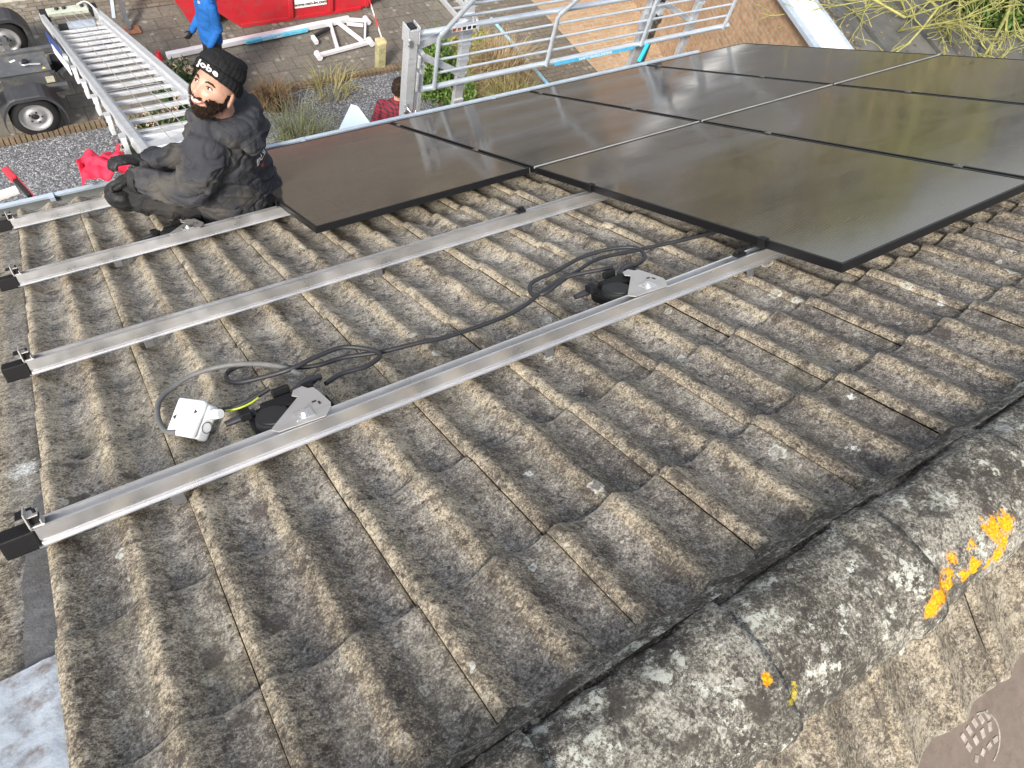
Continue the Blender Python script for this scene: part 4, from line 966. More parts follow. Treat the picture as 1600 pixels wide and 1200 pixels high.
grass('dry_grass', 'rust coloured dry clump against the brick edging', (.95, 7.05, GZ), 420, .38, .38, DR, 13)
grass('dry_grass', 'thin straw coloured stems along the brick edging', (1.9, 7.05, GZ), 110, .4, .6, DG, 14)
t, rg = shrub('green_conifer', 'bright green conifer shrub behind the square guard rail post', 'shrub', (3.45, 6.75, GZ), (.42, .45, .95), 5200, .035, LG, 21)
t, rg = shrub('green_conifer', 'small green shrub tuft low between the posts', 'shrub', (3.55, 5.9, GZ), (.28, .28, .7), 1800, .035, LG, 22)
t, rg = shrub('yellow_shrub', 'yellow green leafy shrub behind the upper thin tubes', 'shrub', (4.35, 6.9, GZ), (.6, .5, .75), 3600, .032, YG, 23, 30)
grass('brown_stem_shrub', 'tall brown bare stemmed shrub seen through the guard rail', (4.35, 6.1, GZ), 1500, 1.1, .62, TW, 24, 'shrub', w_=.007)
grass('brown_stem_shrub', 'brown tangle of stems right above the gutter below the guard rail', (4.15, 5.4, GZ), 900, .9, .6, DG, 25, 'shrub', w_=.007)
# ================================================================ FLAT ROOFED GARAGE ON THE RIGHT
gdir = Vector((.316, .949, 0)).normalized(); gnr = Vector((gdir.y, -gdir.x, 0))
G0 = Vector((6.95, 2.93, -2.4)) - gdir * 4.0
ga = thing('garage', 'flat roofed brick garage with white roof edge and zinc gutter behind the far panels', 'garage', (G0.x, G0.y, GZ), (0, 0, math.atan2(gdir.y, gdir.x)))
# local x along the wall, -y away to the right, z up; roof at 2.6
M['garage_brick'] = brick_mat('orange_garage_brick', (.58, .36, .21), (.42, .26, .15), (.44, .38, .30), 4.6, .9, .32, .05, axes='XZY')
b = MB(); b.box((7, -5.1, 1.25), (14, 10, 2.5)); b.build('wall', M['garage_brick'], ga)
b = MB(); b.box((7, -.05, 2.585), (14.1, .10, .07)); b.build('gutter', M['zinc'], ga, bevel=.01)
b = MB(); b.box((7, -.31, 2.60), (14.1, .40, .10)); b.build('roof_edge', simple('white_roof_trim', (.88, .86, .80), .6, 0, .03, 2), ga, bevel=.01)
b = MB(); b.box((7, -.522, 2.61), (14.1, .02, .13)); b.build('edge_strip', M['zinc'], ga)
def felt():
    t = NT('roofing_felt'); c = t.mix(t.ramp(t.noise(2.2, 8, .65), (.4, 0), (.62, 1)), (.105, .105, .10), (.155, .15, .135))
    c = t.mix(t.ramp(t.noise(160, 3, .7), (.5, 0), (.7, .5)), c, (.05, .05, .05))
    c = t.mix(t.ramp(t.noise(.8, 4, .6, t.co(loc=(5, 5, 0))), (.6, 0), (.66, .6)), c, (.05, .045, .04))
    c = t.mix(t.ramp(t.vor(7), (.06, .8), (.1, 0)), c, (.45, .38, .25))
    t.set(c, .9); t.bump(t.noise(90), .4, .01); return t.m
b = MB(); b.box((7, -5.3, 2.56), (14, 9.5, .06)); fr = b.build('felt_roof', felt(), ga)
for k in range(8):
    b = MB(); b.box((7, -1.15 - .95 * k, 2.594), (14, .09, .006)); b.build('felt_seam', simple('felt_seam', (.07, .07, .068), .9), fr)
# debris of leaves along the edge
rg = random.Random(5); pts = [Vector((rg.uniform(2, 12), -.58 - abs(rg.gauss(0, .10)), 2.60 + rg.random() * .02)) for _ in range(900)] + [Vector((rg.uniform(2, 12), -.6 - rg.random() * 5, 2.60)) for _ in range(700)]
o = leaves('leaf_litter', leaf_mat('fallen_leaves', (.10, .07, .04), (.30, .24, .14), .9), None, pts, .03, rg, 2.0)
o.location = ga.location; o.rotation_euler = ga.rotation_euler; tag(o, kind='stuff', label='scattered brown leaf litter along the flat roof edge', cat='leaf litter')
# ================================================================ BARE BRANCHING TREE
bark = leaf_mat('yellow_lichen_bark', (.36, .35, .11), (.20, .195, .08), .85)
tree = thing('bare_tree', 'bare tree with yellow green lichened branches spreading over the flat roof', 'tree', (11.9, 3.0, GZ))
rg = random.Random(17)
b = MB(); b.tube(smooth_path([(0, 0, 0), (-.05, .0, 1.6), (-.2, -.1, 3.0), (-.5, -.1, 4.0)], 5), [.20 - .004 * i for i in range(16)], 10); b.build('trunk', bark, tree)
BR = MB(); BRN = [0]
def grow(p, d, L_, r, lev):
    pts = [p]; q = p.copy(); dd = d.copy(); n = 6
    for i in range(n):
        dd = (dd + Vector((rg.gauss(0, .20), rg.gauss(0, .20), rg.gauss(.0, .12)))).normalized(); q = q + dd * L_ / n; pts.append(q.copy())
    BR.tube(pts, [max(.0050, r * (1 - .12 * i)) for i in range(n + 1)], 5); BRN[0] += 1
    if lev == 0: return
    for i in range(1, n + 1):
        nd = (dd + Vector((rg.gauss(0, .7), rg.gauss(0, .7), rg.gauss(.05, .3)))).normalized()
        if lev < 3 or i > 1: grow(pts[i], nd, L_ * rg.uniform(.36, .58), r * .55, lev - 1)
for (dx, dy, dz, L_) in ((-1, -.10, -.02, 4.8), (-1, -.17, .02, 4.4), (-1, -.02, -.03, 4.2), (-1, -.22, .04, 3.6), (-1, .02, .04, 2.6), (-1, -.35, -.05, 2.2), (-.8, .8, .08, 2.6), (-1, .5, .12, 3.0), (-.6, -.7, .1, 2.0)):
    grow(Vector((-.35, -.1, 3.05 + rg.uniform(-.1, .5))), Vector((dx, dy, dz)).normalized(), L_, .034, 3)
BR.build('branches', bark, tree)
t = thing('ivy_bush', 'dense green ivy bush growing behind the bare branches at the far right', 'bush', (10.75, 2.75, -2.35))
leaves('foliage', LG, t, blob_pts(3600, (.62, .65, .40), rg), .045, rg); leaves('dark_foliage', LD, t, blob_pts(1800, (.55, .6, .3), rg), .045, rg)
b = MB()
for k in range(8): b.tube([(0, 0, 0), (rg.uniform(-.3, .3), rg.uniform(-.3, .3), .15), (rg.uniform(-.5, .5), rg.uniform(-.5, .5), .3)], [.03, .02, .01], 6)
b.build('stems', TW, t)
# ================================================================ HOUSES AND TREES ACROSS THE STREET (out of view, added for the panel reflections)
def far_house(x, y, w_, label, brick, grpn='brick houses across the street'):
    t = thing('brick_house', label, 'house', (x, y, GZ), group=grpn)
    b = MB(); b.box((0, 4, 2.9), (w_, 8, 5.8)); b.build('wall', brick, t)
    b = MB(); b.prism([(-.5, 5.75), (8.5, 5.75), (4, 9.0)], -w_ / 2 - .2, w_ / 2 + .2, Matrix(((0, 0, 1, 0), (1, 0, 0, 0), (0, 1, 0, 0), (0, 0, 0, 1)))); b.build('roof', simple('dark_roof_tiles', (.10, .07, .055), .8), t)
    for k in range(3):
        for z in (1.5, 4.3):
            fx = -w_ / 2 + w_ * (k + .5) / 3
            if k == 1 and z < 2:
                b = MB(); b.box((fx, -.02, 1.05), (1, .06, 2.1)); b.build('door', simple('dark_green_door', (.03, .08, .05), .4), t); continue
            b = MB(); b.box((fx, -.03, z), (1.5, .06, 1.3)); f = b.build('window', WHITE, t)
            b = MB(); b.box((fx, -.065, z), (1.34, .02, 1.14)); b.build('pane', simple('dark_pane', (.03, .035, .04), .1), f)
    return t
HB = brick_mat('brown_house_brick', (.30, .25, .19), (.22, .18, .14), (.3, .27, .23), 4.6, axes='XZY')
HB2 = brick_mat('yellow_house_brick', (.42, .33, .20), (.34, .26, .15), (.35, .32, .27), 4.6, axes='XZY')
far_house(-7, 22, 9, 'brown brick house across the street, leftmost of the row mirrored in the panels', HB)
far_house(3.2, 23, 9, 'brown brick house across the street, middle of the row mirrored in the panels', HB)
far_house(13.5, 22, 9, 'yellow brick house across the street, rightmost of the row mirrored in the panels', HB2)
def crown_tree(x, y, h, r, seed, label):
    rg2 = random.Random(seed); t = thing('garden_tree', label, 'tree', (x, y, GZ), group='garden trees beyond the garage')
    b = MB(); b.tube([(0, 0, 0), (.1, 0, h * .35), (.0, .1, h * .7)], [.22, .17, .08], 8)
    for k in range(6):
        a = k * 1.05; b.tube([(0, 0, h * .4), (r * .4 * math.cos(a), r * .4 * math.sin(a), h * .6), (r * .7 * math.cos(a), r * .7 * math.sin(a), h * .8)], [.08, .05, .02], 5)
    b.build('trunk', TW, t)
    pts = []
    for k in range(9):
        c = Vector((rg2.gauss(0, .42) * r, rg2.gauss(0, .42) * r, h * rg2.uniform(.45, .85)))
        pts += [c + p_ - Vector((0, 0, r * .2)) for p_ in blob_pts(420, (r * .55, r * .55, r * .6), rg2)]
    leaves('crown', YG if seed % 2 else DG, t, pts, .14, rg2); return t
for i, (x, y, h, r) in enumerate([(19, 17, 7, 2.6), (22.5, 13, 6.5, 2.4), (18, 9.5, 5.5, 2.0), (26, 18, 8, 3.0), (9.5, 17.5, 5.5, 1.8)]):
    crown_tree(x, y, h, r, 30 + i, ['tall leafy garden tree left of the far corner', 'broad garden tree in the middle beyond the garage', 'small garden tree nearest the garage', 'highest garden tree furthest away', 'slim street tree before the yellow brick house'][i])
# ================================================================ PEOPLE
SKIN = simple('warm_skin', (.46, .262, .19), .5, 0, .16, 30, .25, 220); SKIN.node_tree.nodes['Principled BSDF'].inputs['Subsurface Weight'].default_value = .12
SKIN.node_tree.nodes['Principled BSDF'].inputs['Subsurface Radius'].default_value = (.01, .004, .002)
def fabric(name, col, var=.2, sc=5, dirt=None, w_=400, rough=.85):
    t = NT(name); c = t.ramp(t.noise(sc, 6, .6), (.3, tuple(q * (1 - var) for q in col)), (.7, tuple(q * (1 + var) for q in col)))
    if dirt: c = t.mix(t.ramp(t.noise(4.5, 7, .65, t.co(loc=(2, 2, 8))), (.46, 0), (.62, .75)), c, dirt)
    t.set(c, rough, 0, .2); b1 = t.bump(t.noise(w_, 3), .25, .002)
    b0 = t.bump(t.ramp(t.math('ABSOLUTE', t.math('SUBTRACT', t.noise(7, 2, .5, t.co((1, 1, 1.8)), .8), .5)), (0, 0), (.07, 1)), .28, .008, b1); return t.m
JACK = fabric('charcoal_jacket', (.035, .037, .044), .25, 5, (.085, .078, .068)); TROU = fabric('black_trousers', (.022, .022, .024), .3, 6, (.05, .046, .04))
BEAN = fabric('black_knit', (.012, .012, .013), .2, 30, None, 260); GLOVE = fabric('black_glove', (.016, .016, .017), .2, 10, (.045, .045, .045), 200, .5)
HAIRM = fabric('dark_brown_hair', (.022, .012, .008), .4, 40, None, 300, .6); TEETH = simple('teeth', (.75, .70, .62), .3); LIP = simple('lips', (.42, .14, .12), .45)
EYEW = simple('eye_white', (.70, .66, .62), .2); IRIS = simple('iris', (.02, .012, .01), .15)
def ss(a, b_, x): x = min(1, max(0, (x - a) / (b_ - a))); return x * x * (3 - 2 * x)
def head_point(az, el):            # az 0 = face (-y), el elevation; metres, about 0.23 tall
    d = Vector((math.sin(az) * math.cos(el), -math.cos(az) * math.cos(el), math.sin(el)))
    x, y, z = d.x * .077, d.y * .098, d.z * .118
    if z < -.01: k = ss(-.01, -.115, z) if False else min(1, (-.01 - z) / .105); x *= 1 - .30 * k; y = y * (1 - .10 * k) - (.012 * k if y < 0 else -.02 * k)
    if y < 0:
        f = -d.y
        def g(cx, cz, sx, sz): return math.exp(-((abs(x) - cx) / sx) ** 2 - ((z - cz) / sz) ** 2)
        y -= .024 * math.exp(-(x / .0105) ** 2) * (math.exp(-((z + .022) / .014) ** 2) + .45 * math.exp(-((z + .0) / .02) ** 2)) * (1 if z > -.05 else .3)
        y -= .010 * g(.013, -.027, .008, .008)
        y += .013 * g(.032, .014, .017, .012)
        y -= .006 * g(.028, .034, .022, .009)
        y -= .008 * g(.043, -.018, .017, .018)
        y -= .005 * math.exp(-(x / .026) ** 2 - ((z + .055) / .017) ** 2)
        y -= .010 * math.exp(-(x / .022) ** 2 - ((z + .098) / .016) ** 2)
    return Vector((x, y, z))
def head_grid(mb, T, na=72, ne=56):
    V = []; F = []
    for j in range(ne + 1):
        el = PI / 2 - PI * j / ne
        for i in range(na): V.append(T @ head_point(2 * PI * i / na, el))
    for j in range(ne):
        for i in range(na): k = (i + 1) % na; F.append((j * na + i, (j + 1) * na + i, (j + 1) * na + k, j * na + k))
    mb.add(V, F, True)
def hand(mb, w, d, up, side, curl=.5, s=1.0, r=.0095):
    """palm + five separate bent fingers, grown from the wrist"""
    w = Vector(w); d = Vector(d).normalized(); up = Vector(up); sd = d.cross(up).normalized(); up = sd.cross(d); sd = sd * side
    mb.loft([(w, sd * .030 * s, up * .022 * s), (w + d * .03 * s, sd * .040 * s, up * .018 * s), (w + d * .085 * s, sd * .043 * s, up * .015 * s), (w + d * .098 * s, sd * .036 * s, up * .010 * s)], 14)
    for k, (o, L_) in enumerate(((-.031, .066), (-.011, .078), (.011, .074), (.031, .058))):
        p = w + d * .088 * s + sd * o * s; a = .15 + curl * .35; pts = [p - d * .02]
        for q in range(3):
            dd = d * math.cos(a) - up * math.sin(a) + sd * o * 2.2; dd.normalize(); p = p + dd * L_ * s * (.45, .32, .26)[q]; pts.append(p); a += curl * (.75 + .08 * k)
        mb.tube(pts, [r * s * 1.08, r * s * 1.05, r * s, r * s * .82], 8)
    p = w + d * .030 * s - sd * .034 * s; t1 = p + (d * .55 - sd * .75 - up * .25).normalized() * .040 * s; t2 = t1 + (d * .9 - sd * .15 - up * .35).normalized() * .034 * s
    mb.tube([w + d * .02 * s - sd * .015 * s, p, t1, t2], [r * s * 1.5, r * s * 1.35, r * s * 1.15, r * s * .85], 8)
def limb(mb, pts, rr):
    mb.tube(pts, rr, 16)
    for p, r in zip(pts, rr): mb.ell(p, r, None, 14, 9)
from mathutils.bvhtree import BVHTree
P0 = Vector((-1.28, .80, -.46))
man = thing('person', 'bearded man in black beanie and charcoal jacket sitting on the roof, smiling over his shoulder', 'person', P0)
def W(x, y, z): return Vector((x, y, z)) - P0
fv = Vector((-.8, .6, 0)); lv = Vector((-.6, -.8, 0))
HS = 1.04
Hx, Hz = ja * 0, None
S_ = RC @ Vector((.737, .586, -.33)); F_ = (RC @ Vector((-.25, .27, -.93))).normalized(); U_ = RC @ Vector((.56, -.83, 0)); U_ = (U_ - F_ * U_.dot(F_)).normalized(); S_ = U_.cross(F_).normalized()
HC = W(-1.318, .655, .265)
HT = Matrix.Translation(HC) @ Matrix((S_, -F_, U_)).transposed().to_4x4() @ Matrix.Scale(HS, 4)
neck = W(-1.29, .72, .08)
b = MB(); hb = MB()
limb(hb, [W(-1.28, .80, -.40), W(-1.30, .77, -.15), W(-1.29, .74, 0)], [.13, .13, .12])
limb(hb, [W(-1.36, .74, -.42), W(-1.76, .93, -.43), W(-1.72, 1.26, -.74)], [.07, .05, .035]); limb(hb, [W(-1.22, .86, -.47), W(-1.53, 1.20, -.53), W(-1.58, 1.42, -.82)], [.06, .04, .03])
limb(hb, [W(-1.42, .60, .0), W(-1.53, .62, -.19), W(-1.74, .86, -.28)], [.05, .04, .025]); limb(hb, [W(-1.19, .84, -.03), W(-1.40, .95, -.29), W(-1.62, .98, -.32)], [.04, .03, .02])
limb(hb, [neck, neck.lerp(HC, .5), HC + U_ * -.02], [.062, .058, .055])
bo = baked(hb, 'body', SKIN, man, .012, 3)
head = MB(); head_grid(head, HT)
for sx in (1, -1):
    head.ell(HT @ Vector((sx * .080, .008, -.004)), (.010 * HS, .020 * HS, .032 * HS), (HT.to_3x3() * (1 / HS)) @ Matrix.Rotation(sx * .35, 3, 'Z'), 12, 9)
bm = bmesh.new(); bm.from_mesh(bo.data); tmp = head.mesh('h', SKIN); bm.from_mesh(tmp); bm.to_mesh(bo.data); bm.free(); bpy.data.meshes.remove(tmp)
bo.data.polygons.foreach_set('use_smooth', [True] * len(bo.data.polygons)); bo.data.update()
R3 = HT.to_3x3() * (1 / HS)
for sx in (1, -1):
    m = MB(); m.ell(HT @ Vector((sx * .031, -.0775, .013)), (.0125 * HS, .008, .0060 * HS), R3, 14, 9); ew = m.build('eye', EYEW, man)
    m = MB(); m.ell(HT @ Vector((sx * .031 - .002, -.0842, .013)), (.0055 * HS, .003, .0055 * HS), R3, 12, 7); m.build('iris', IRIS, ew)
    m = MB(); m.tube([HT @ Vector((sx * x, y, z)) for x, y, z in ((.014, -.094, .030), (.026, -.0955, .036), (.040, -.088, .035), (.050, -.078, .028))], [.003, .0042, .004, .0018], 7); m.build('eyebrow', HAIRM, man)
    m = MB(); m.tube([HT @ Vector((sx * x, y, z)) for x, y, z in ((.018, -.0868, .014), (.026, -.0885, .0190), (.036, -.0855, .0190), (.045, -.079, .013))], .0016, 6); m.build('eyelid', HAIRM, man)
# smiling mouth
m = MB(); m.loft([(HT @ Vector((x, -.0955 + 14 * x * x, -.0565 + 9 * x * x)), R3 @ Vector((0, .0, (.011 * math.sqrt(max(0, 1 - (x / .031) ** 2)) + .001) * HS)), R3 @ Vector((0, -.006, 0))) for x in np.linspace(-.030, .030, 13)], 12)
m.build('lips', LIP, man)
m = MB(); m.loft([(HT @ Vector((x, -.0990 + 14 * x * x, -.0550 + 9 * x * x)), R3 @ Vector((0, .0, (.0062 * math.sqrt(max(0, 1 - (x / .026) ** 2)) + .0006) * HS)), R3 @ Vector((0, -.004, 0))) for x in np.linspace(-.025, .025, 13)], 12)
m.build('teeth', TEETH, man)
# beard: shell over jaw and cheeks plus hairs
V = []; F = []; idx = {}; na, ne = 150, 110; bb = MB(); rg = random.Random(3); hv = []; hf = []
def bearded(p0):
    p = p0 + Vector((0, 0, .007 * noise.noise(p0 * 110) + .004 * noise.noise(p0 * 260))); ax = abs(p.x)
    if p.y > .012: return False
    side = p.z < (-.028 + (.060 if p.y > -.030 else 0) * 1) and not (p.y > -.03 and p.z > .02)
    low = p.z < -.050 - .30 * ax + .018 * (1 if ax > .045 else 0) + (.030 if ax > .036 else 0)
    mous = ax < .040 and -.047 < p.z < -.034 and p.y < -.07
    mouth = ax < .030 and abs(p.z + .0565 - 9 * ax * ax) < .0115
    return (low or (side and ax > .052) or mous) and not mouth
for j in range(ne + 1):
    el = PI / 2 - PI * j / ne
    for i in range(na):
        p = head_point(2 * PI * i / na, el); n_ = Vector((p.x / .006, p.y / .0096, p.z / .0139)).normalized()
        k = .004 + .005 * noise.noise(p * 140)
        V.append((p, p + n_ * k))
for j in range(ne):
    for i in range(na):
        q = [j * na + i, (j + 1) * na + i, (j + 1) * na + (i + 1) % na, j * na + (i + 1) % na]
        if all(bearded(V[a][0]) for a in q):
            F.append(tuple(q))
            for _ in range(2):
                o_ = V[rg.choice(q)][1]; nn = (o_ - V[q[0]][0] * .9).normalized(); dn = (Vector((rg.gauss(0, .4), rg.gauss(0, .4), -.8)) + o_.normalized() * .9).normalized() * .011
                sd = dn.cross(nn).normalized() * .0009; c_ = len(hv); hv += [HT @ (o_ - sd), HT @ (o_ + sd), HT @ (o_ + dn)]; hf.append((c_, c_ + 1, c_ + 2))
used = sorted({a for f in F for a in f}); mp = {a: i for i, a in enumerate(used)}
bb.add([HT @ V[a][1] for a in used], [tuple(mp[a] for a in f) for f in F], True); bb.add(hv, hf)
bb.build('beard', HAIRM, man)
# beanie
def bean_pt(az, t):
    """t 0 brim .. 1 top; folded cuff below t=.34"""
    tilt = -.32                                         # brim rises at the front
    prof = [(0, .052, 1.10), (.02, .050, 1.15), (.10, .064, 1.17), (.22, .082, 1.17), (.32, .096, 1.13), (.345, .099, 1.06), (.37, .100, 1.05), (.45, .112, 1.08), (.58, .130, 1.05), (.72, .152, .92), (.84, .166, .70), (.93, .172, .42), (1.0, .170, .02)]
    for (a, z0, r0), (c, z1, r1) in zip(prof, prof[1:]):
        if t <= c: k = (t - a) / (c - a); z = z0 + (z1 - z0) * k; r = r0 + (r1 - r0) * k; break
    x = math.sin(az) * .079 * r; y = -math.cos(az) * .100 * r
    z = z + tilt * (y + .0) * (1 - .6 * t) - .018
    y += .030 * max(0, t - .35) ** 1.2 * 2                # crown slumps backwards
    wob = .006 * noise.noise(Vector((x * 22, y * 22, t * 5))) * (1 if t > .36 else .3) + (.0012 * math.sin(az * 90) if 0 < t else 0)
    n_ = Vector((x, y, 0)).normalized() if t < .9 else Vector((0, 0, 1))
    return Vector((x, y, z)) + n_ * wob
b = MB(); V = []; F = []; na, nt_ = 120, 46
for j in range(nt_ + 1):
    for i in range(na): V.append(HT @ bean_pt(2 * PI * i / na, j / nt_))
for j in range(nt_):
    for i in range(na): k = (i + 1) % na; F.append((j * na + i, j * na + k, (j + 1) * na + k, (j + 1) * na + i))
b.add(V, F, True)
bn = b.build('beanie', BEAN, man)
b = MB(); b.ell(HT @ Vector((.012, .082, .128)), (.036, .026, .022), R3, 14, 10); b.build('crown_lump', BEAN, bn)
def on_bean(v, az0=.18, t0=.175):
    az = az0 + v.x / .088; q = bean_pt(az, t0 + v.y / .16)
    return HT @ (q + Vector((math.sin(az), -math.cos(az), .15)).normalized() * (.0042 + v.z))
text_obj('Jobe', .041, simple('white_embroidery', (.78, .76, .72), .8), bn, None, .0012, 'lettering', on_bean, cuts=2, extrude=.0006, spacing=1.12)
# jacket
j_ = MB()
def sec(c, z, hw, hd, tw=0): return (W(c[0], c[1], z), lv * hw, fv * hd)
j_.loft([sec((-1.25, .82), -.555, .25, .20), sec((-1.26, .81), -.47, .275, .215), sec((-1.28, .79), -.34, .255, .20), sec((-1.30, .77), -.18, .235, .185), sec((-1.295, .755), -.04, .225, .165), sec((-1.29, .74), .03, .19, .14), sec((-1.285, .725), .085, .12, .11), sec((-1.29, .715), .125, .095, .10)], 28)
limb(j_, [W(-1.415, .60, .0), W(-1.475, .575, -.10), W(-1.525, .595, -.19), W(-1.60, .69, -.235), W(-1.71, .83, -.27)], [.098, .092, .084, .074, .060])
limb(j_, [W(-1.19, .84, -.03), W(-1.30, .92, -.18), W(-1.42, .96, -.30), W(-1.62, .98, -.32)], [.090, .080, .070, .055])
# hood bunched behind the neck
hp = []
for a in np.linspace(-2.25, 2.25, 17): hp.append(W(-1.285, .72, .085 - .02 * math.cos(a)) - fv * (.115 * math.cos(a)) + lv * (.125 * math.sin(a)))
j_.tube(hp, [.030 + .030 * math.cos(a / 2.9 * 1.3) for a in np.linspace(-2.25, 2.25, 17)], 14)
j_.loft([(W(-1.285, .72, .10) - fv * .06, lv * .10, fv * .055), (W(-1.285, .72, .05) - fv * .12, lv * .13, fv * .055), (W(-1.285, .72, -.02) - fv * .145, lv * .12, fv * .04), (W(-1.285, .72, -.07) - fv * .145, lv * .06, fv * .02)], 16)
limb(j_, [W(-1.29, .715, .10) + fv * .03 + lv * .10, W(-1.29, .715, .085) + fv * .10 + lv * .05, W(-1.29, .715, .05) + fv * .14], [.030, .030, .030])
def fold(p):
    q = p + P0
    a = noise.noise(Vector((q.x * 7, q.y * 7, q.z * 13))); c_ = noise.noise(Vector((q.x * 16 + 4, q.y * 14, q.z * 22)))
    r_ = 1 - abs(noise.noise(Vector((q.x * 9 + q.z * 7, q.y * 9 + q.z * 5, q.z * 6 + 3)))) * 2.2
    v1 = abs(noise.noise(Vector((q.x * 6 - q.z * 9 + 2, q.y * 6 + q.z * 4, q.z * 7 + q.x * 5)))); v2 = abs(noise.noise(Vector((q.x * 13 + 5, q.y * 13 - q.z * 8, q.z * 9 + 1))))
    return .005 * a + .003 * c_ + .012 * max(0, r_) ** 3 - .009 * max(0, 1 - v1 * 7) - .003 * max(0, 1 - v2 * 6)
jk = baked(j_, 'jacket', JACK, man, .007, 3, fold)
BV = BVHTree.FromPolygons([v.co for v in jk.data.vertices], [tuple(p.vertices) for p in jk.data.polygons])
bdir = -fv
def on_back(v, c, up, right, off=.0012):
    p = c + right * v.x + up * v.y; hit = BV.ray_cast(p + bdir * .4, -bdir)
    q = hit[0] if hit[0] is not None else p
    return q + bdir * (off + v.z)
upb = Vector((0, 0, 1)); rtb = bdir.cross(upb) * -1      # viewer's right when looking at the back
LOGO = simple('white_print_logo', (.62, .62, .62), .7); LOGR = simple('orange_red_print', (.62, .13, .06), .7)
bc = W(-1.13, .70, -.11)
text_obj('BOUND', .062, LOGO, jk, None, .001, 'lettering', lambda v: on_back(v, bc - upb * .03, upb, rtb), cuts=2)
text_obj('INSTALLATIE', .024, LOGR, jk, None, .0, 'lettering', lambda v: on_back(v, bc - upb * .085, upb, rtb), cuts=1)
for pts in ([(-.06, .02), (-.03, .06), (.0, .05), (.03, .09), (.06, .06)], [(-.02, .03), (.01, .07), (.05, .05)], [(.0, .05), (.02, .02), (.07, .03)]):
    b = MB()
    for (x0, y0), (x1, y1) in zip(pts, pts[1:]):
        n_ = Vector((-(y1 - y0), x1 - x0)).normalized() * .005; fs = []
        vs = [on_back(Vector((x, y, 0)), bc, upb, rtb, .002) for x, y in ((x0 - n_.x, y0 - n_.y), (x0 + n_.x, y0 + n_.y), (x1 + n_.x, y1 + n_.y), (x1 - n_.x, y1 - n_.y))]
        b.add(vs, [(0, 1, 2, 3), (3, 2, 1, 0)])
    b.build('logo_stroke', LOGR, jk)
b = MB(); b.ell(W(-1.335, .725, .135) + fv * .01, (.058, .058, .05)); b.build('shirt', simple('white_shirt', (.75, .72, .66), .8), man)
for k in range(3):
    b = MB(); b.ell(W(-1.375, .665, .105) + fv * (.015 * k) + lv * .012 - Vector((0, 0, .012 * k)), .0055, None, 8, 6); b.build('snap_button', simple('silver_button', (.6, .6, .6), .35, .5), jk)
pk = MB(); pp = [(-1.345, .66, .135), (-1.40, .68, .09), (-1.435, .73, .01), (-1.46, .79, -.10), (-1.475, .82, -.22), (-1.47, .84, -.34)]
pk.loft([(W(*q), lv * .028 + Vector((0, 0, .01)), fv * .016) for q in pp], 12); pk.build('front_placket', TROU, jk)
cf = MB(); cf.tube([W(-1.690, .805, -.264), W(-1.715, .835, -.271)], [.064, .062], 18); cf.build('cuff', TROU, jk)
# trousers, boots, gloves
t_ = MB()
limb(t_, [W(-1.30, .76, -.46), W(-1.42, .76, -.455), W(-1.60, .85, -.46), W(-1.775, .935, -.435)], [.12, .105, .090, .080])
limb(t_, [W(-1.775, .935, -.435), W(-1.75, 1.10, -.60), W(-1.73, 1.25, -.72)], [.080, .068, .055])
limb(t_, [W(-1.22, .86, -.47), W(-1.40, 1.06, -.50), W(-1.55, 1.22, -.53)], [.115, .09, .075]); limb(t_, [W(-1.55, 1.22, -.53), W(-1.58, 1.42, -.80)], [.075, .055])
t_.ell(W(-1.30, .74, -.53), (.19, .14, .06))
baked(t_, 'trousers', TROU, man, .009, 3, fold)
kp = MB(); kp.ell(W(-1.80, .925, -.405), (.068, .078, .042)); kp.ell(W(-1.79, .93, -.43), (.082, .092, .05)); baked(kp, 'knee_pad', GLOVE, man, .007, 2, lambda p: .004 * noise.noise(p * 50))
for (x, y, z) in ((-1.725, 1.30, -.76), (-1.585, 1.46, -.86)):
    bt = MB(); bt.loft([((Vector((x, y, z + .06))) - P0, (.05, 0, 0), (0, .055, .0)), (Vector((x, y + .01, z)) - P0, (.052, 0, 0), (0, .065, 0)), (Vector((x, y + .06, z - .05)) - P0, (.050, 0, 0), (0, .12, -.04)), (Vector((x, y + .065, z - .09)) - P0, (.048, 0, 0), (0, .135, -.06))], 18)
    bt.build('boot', M['rubber'], man)
g1 = MB(); hand(g1, W(-1.705, .835, -.262), (-.62, .45, -.28), (.1, .3, .9), 1, .75, 1.08, .0115); limb(g1, [W(-1.69, .81, -.262), W(-1.72, .85, -.265)], [.050, .040]); baked(g1, 'glove', GLOVE, man, .0045, 2)
g2 = MB(); hand(g2, W(-1.65, .985, -.30), (-.9, .05, .30), (.1, .3, .9), -1, .8, 1.08, .0115); limb(g2, [W(-1.63, .98, -.315), W(-1.66, .985, -.30)], [.048, .038]); baked(g2, 'glove', GLOVE, man, .0045, 2)
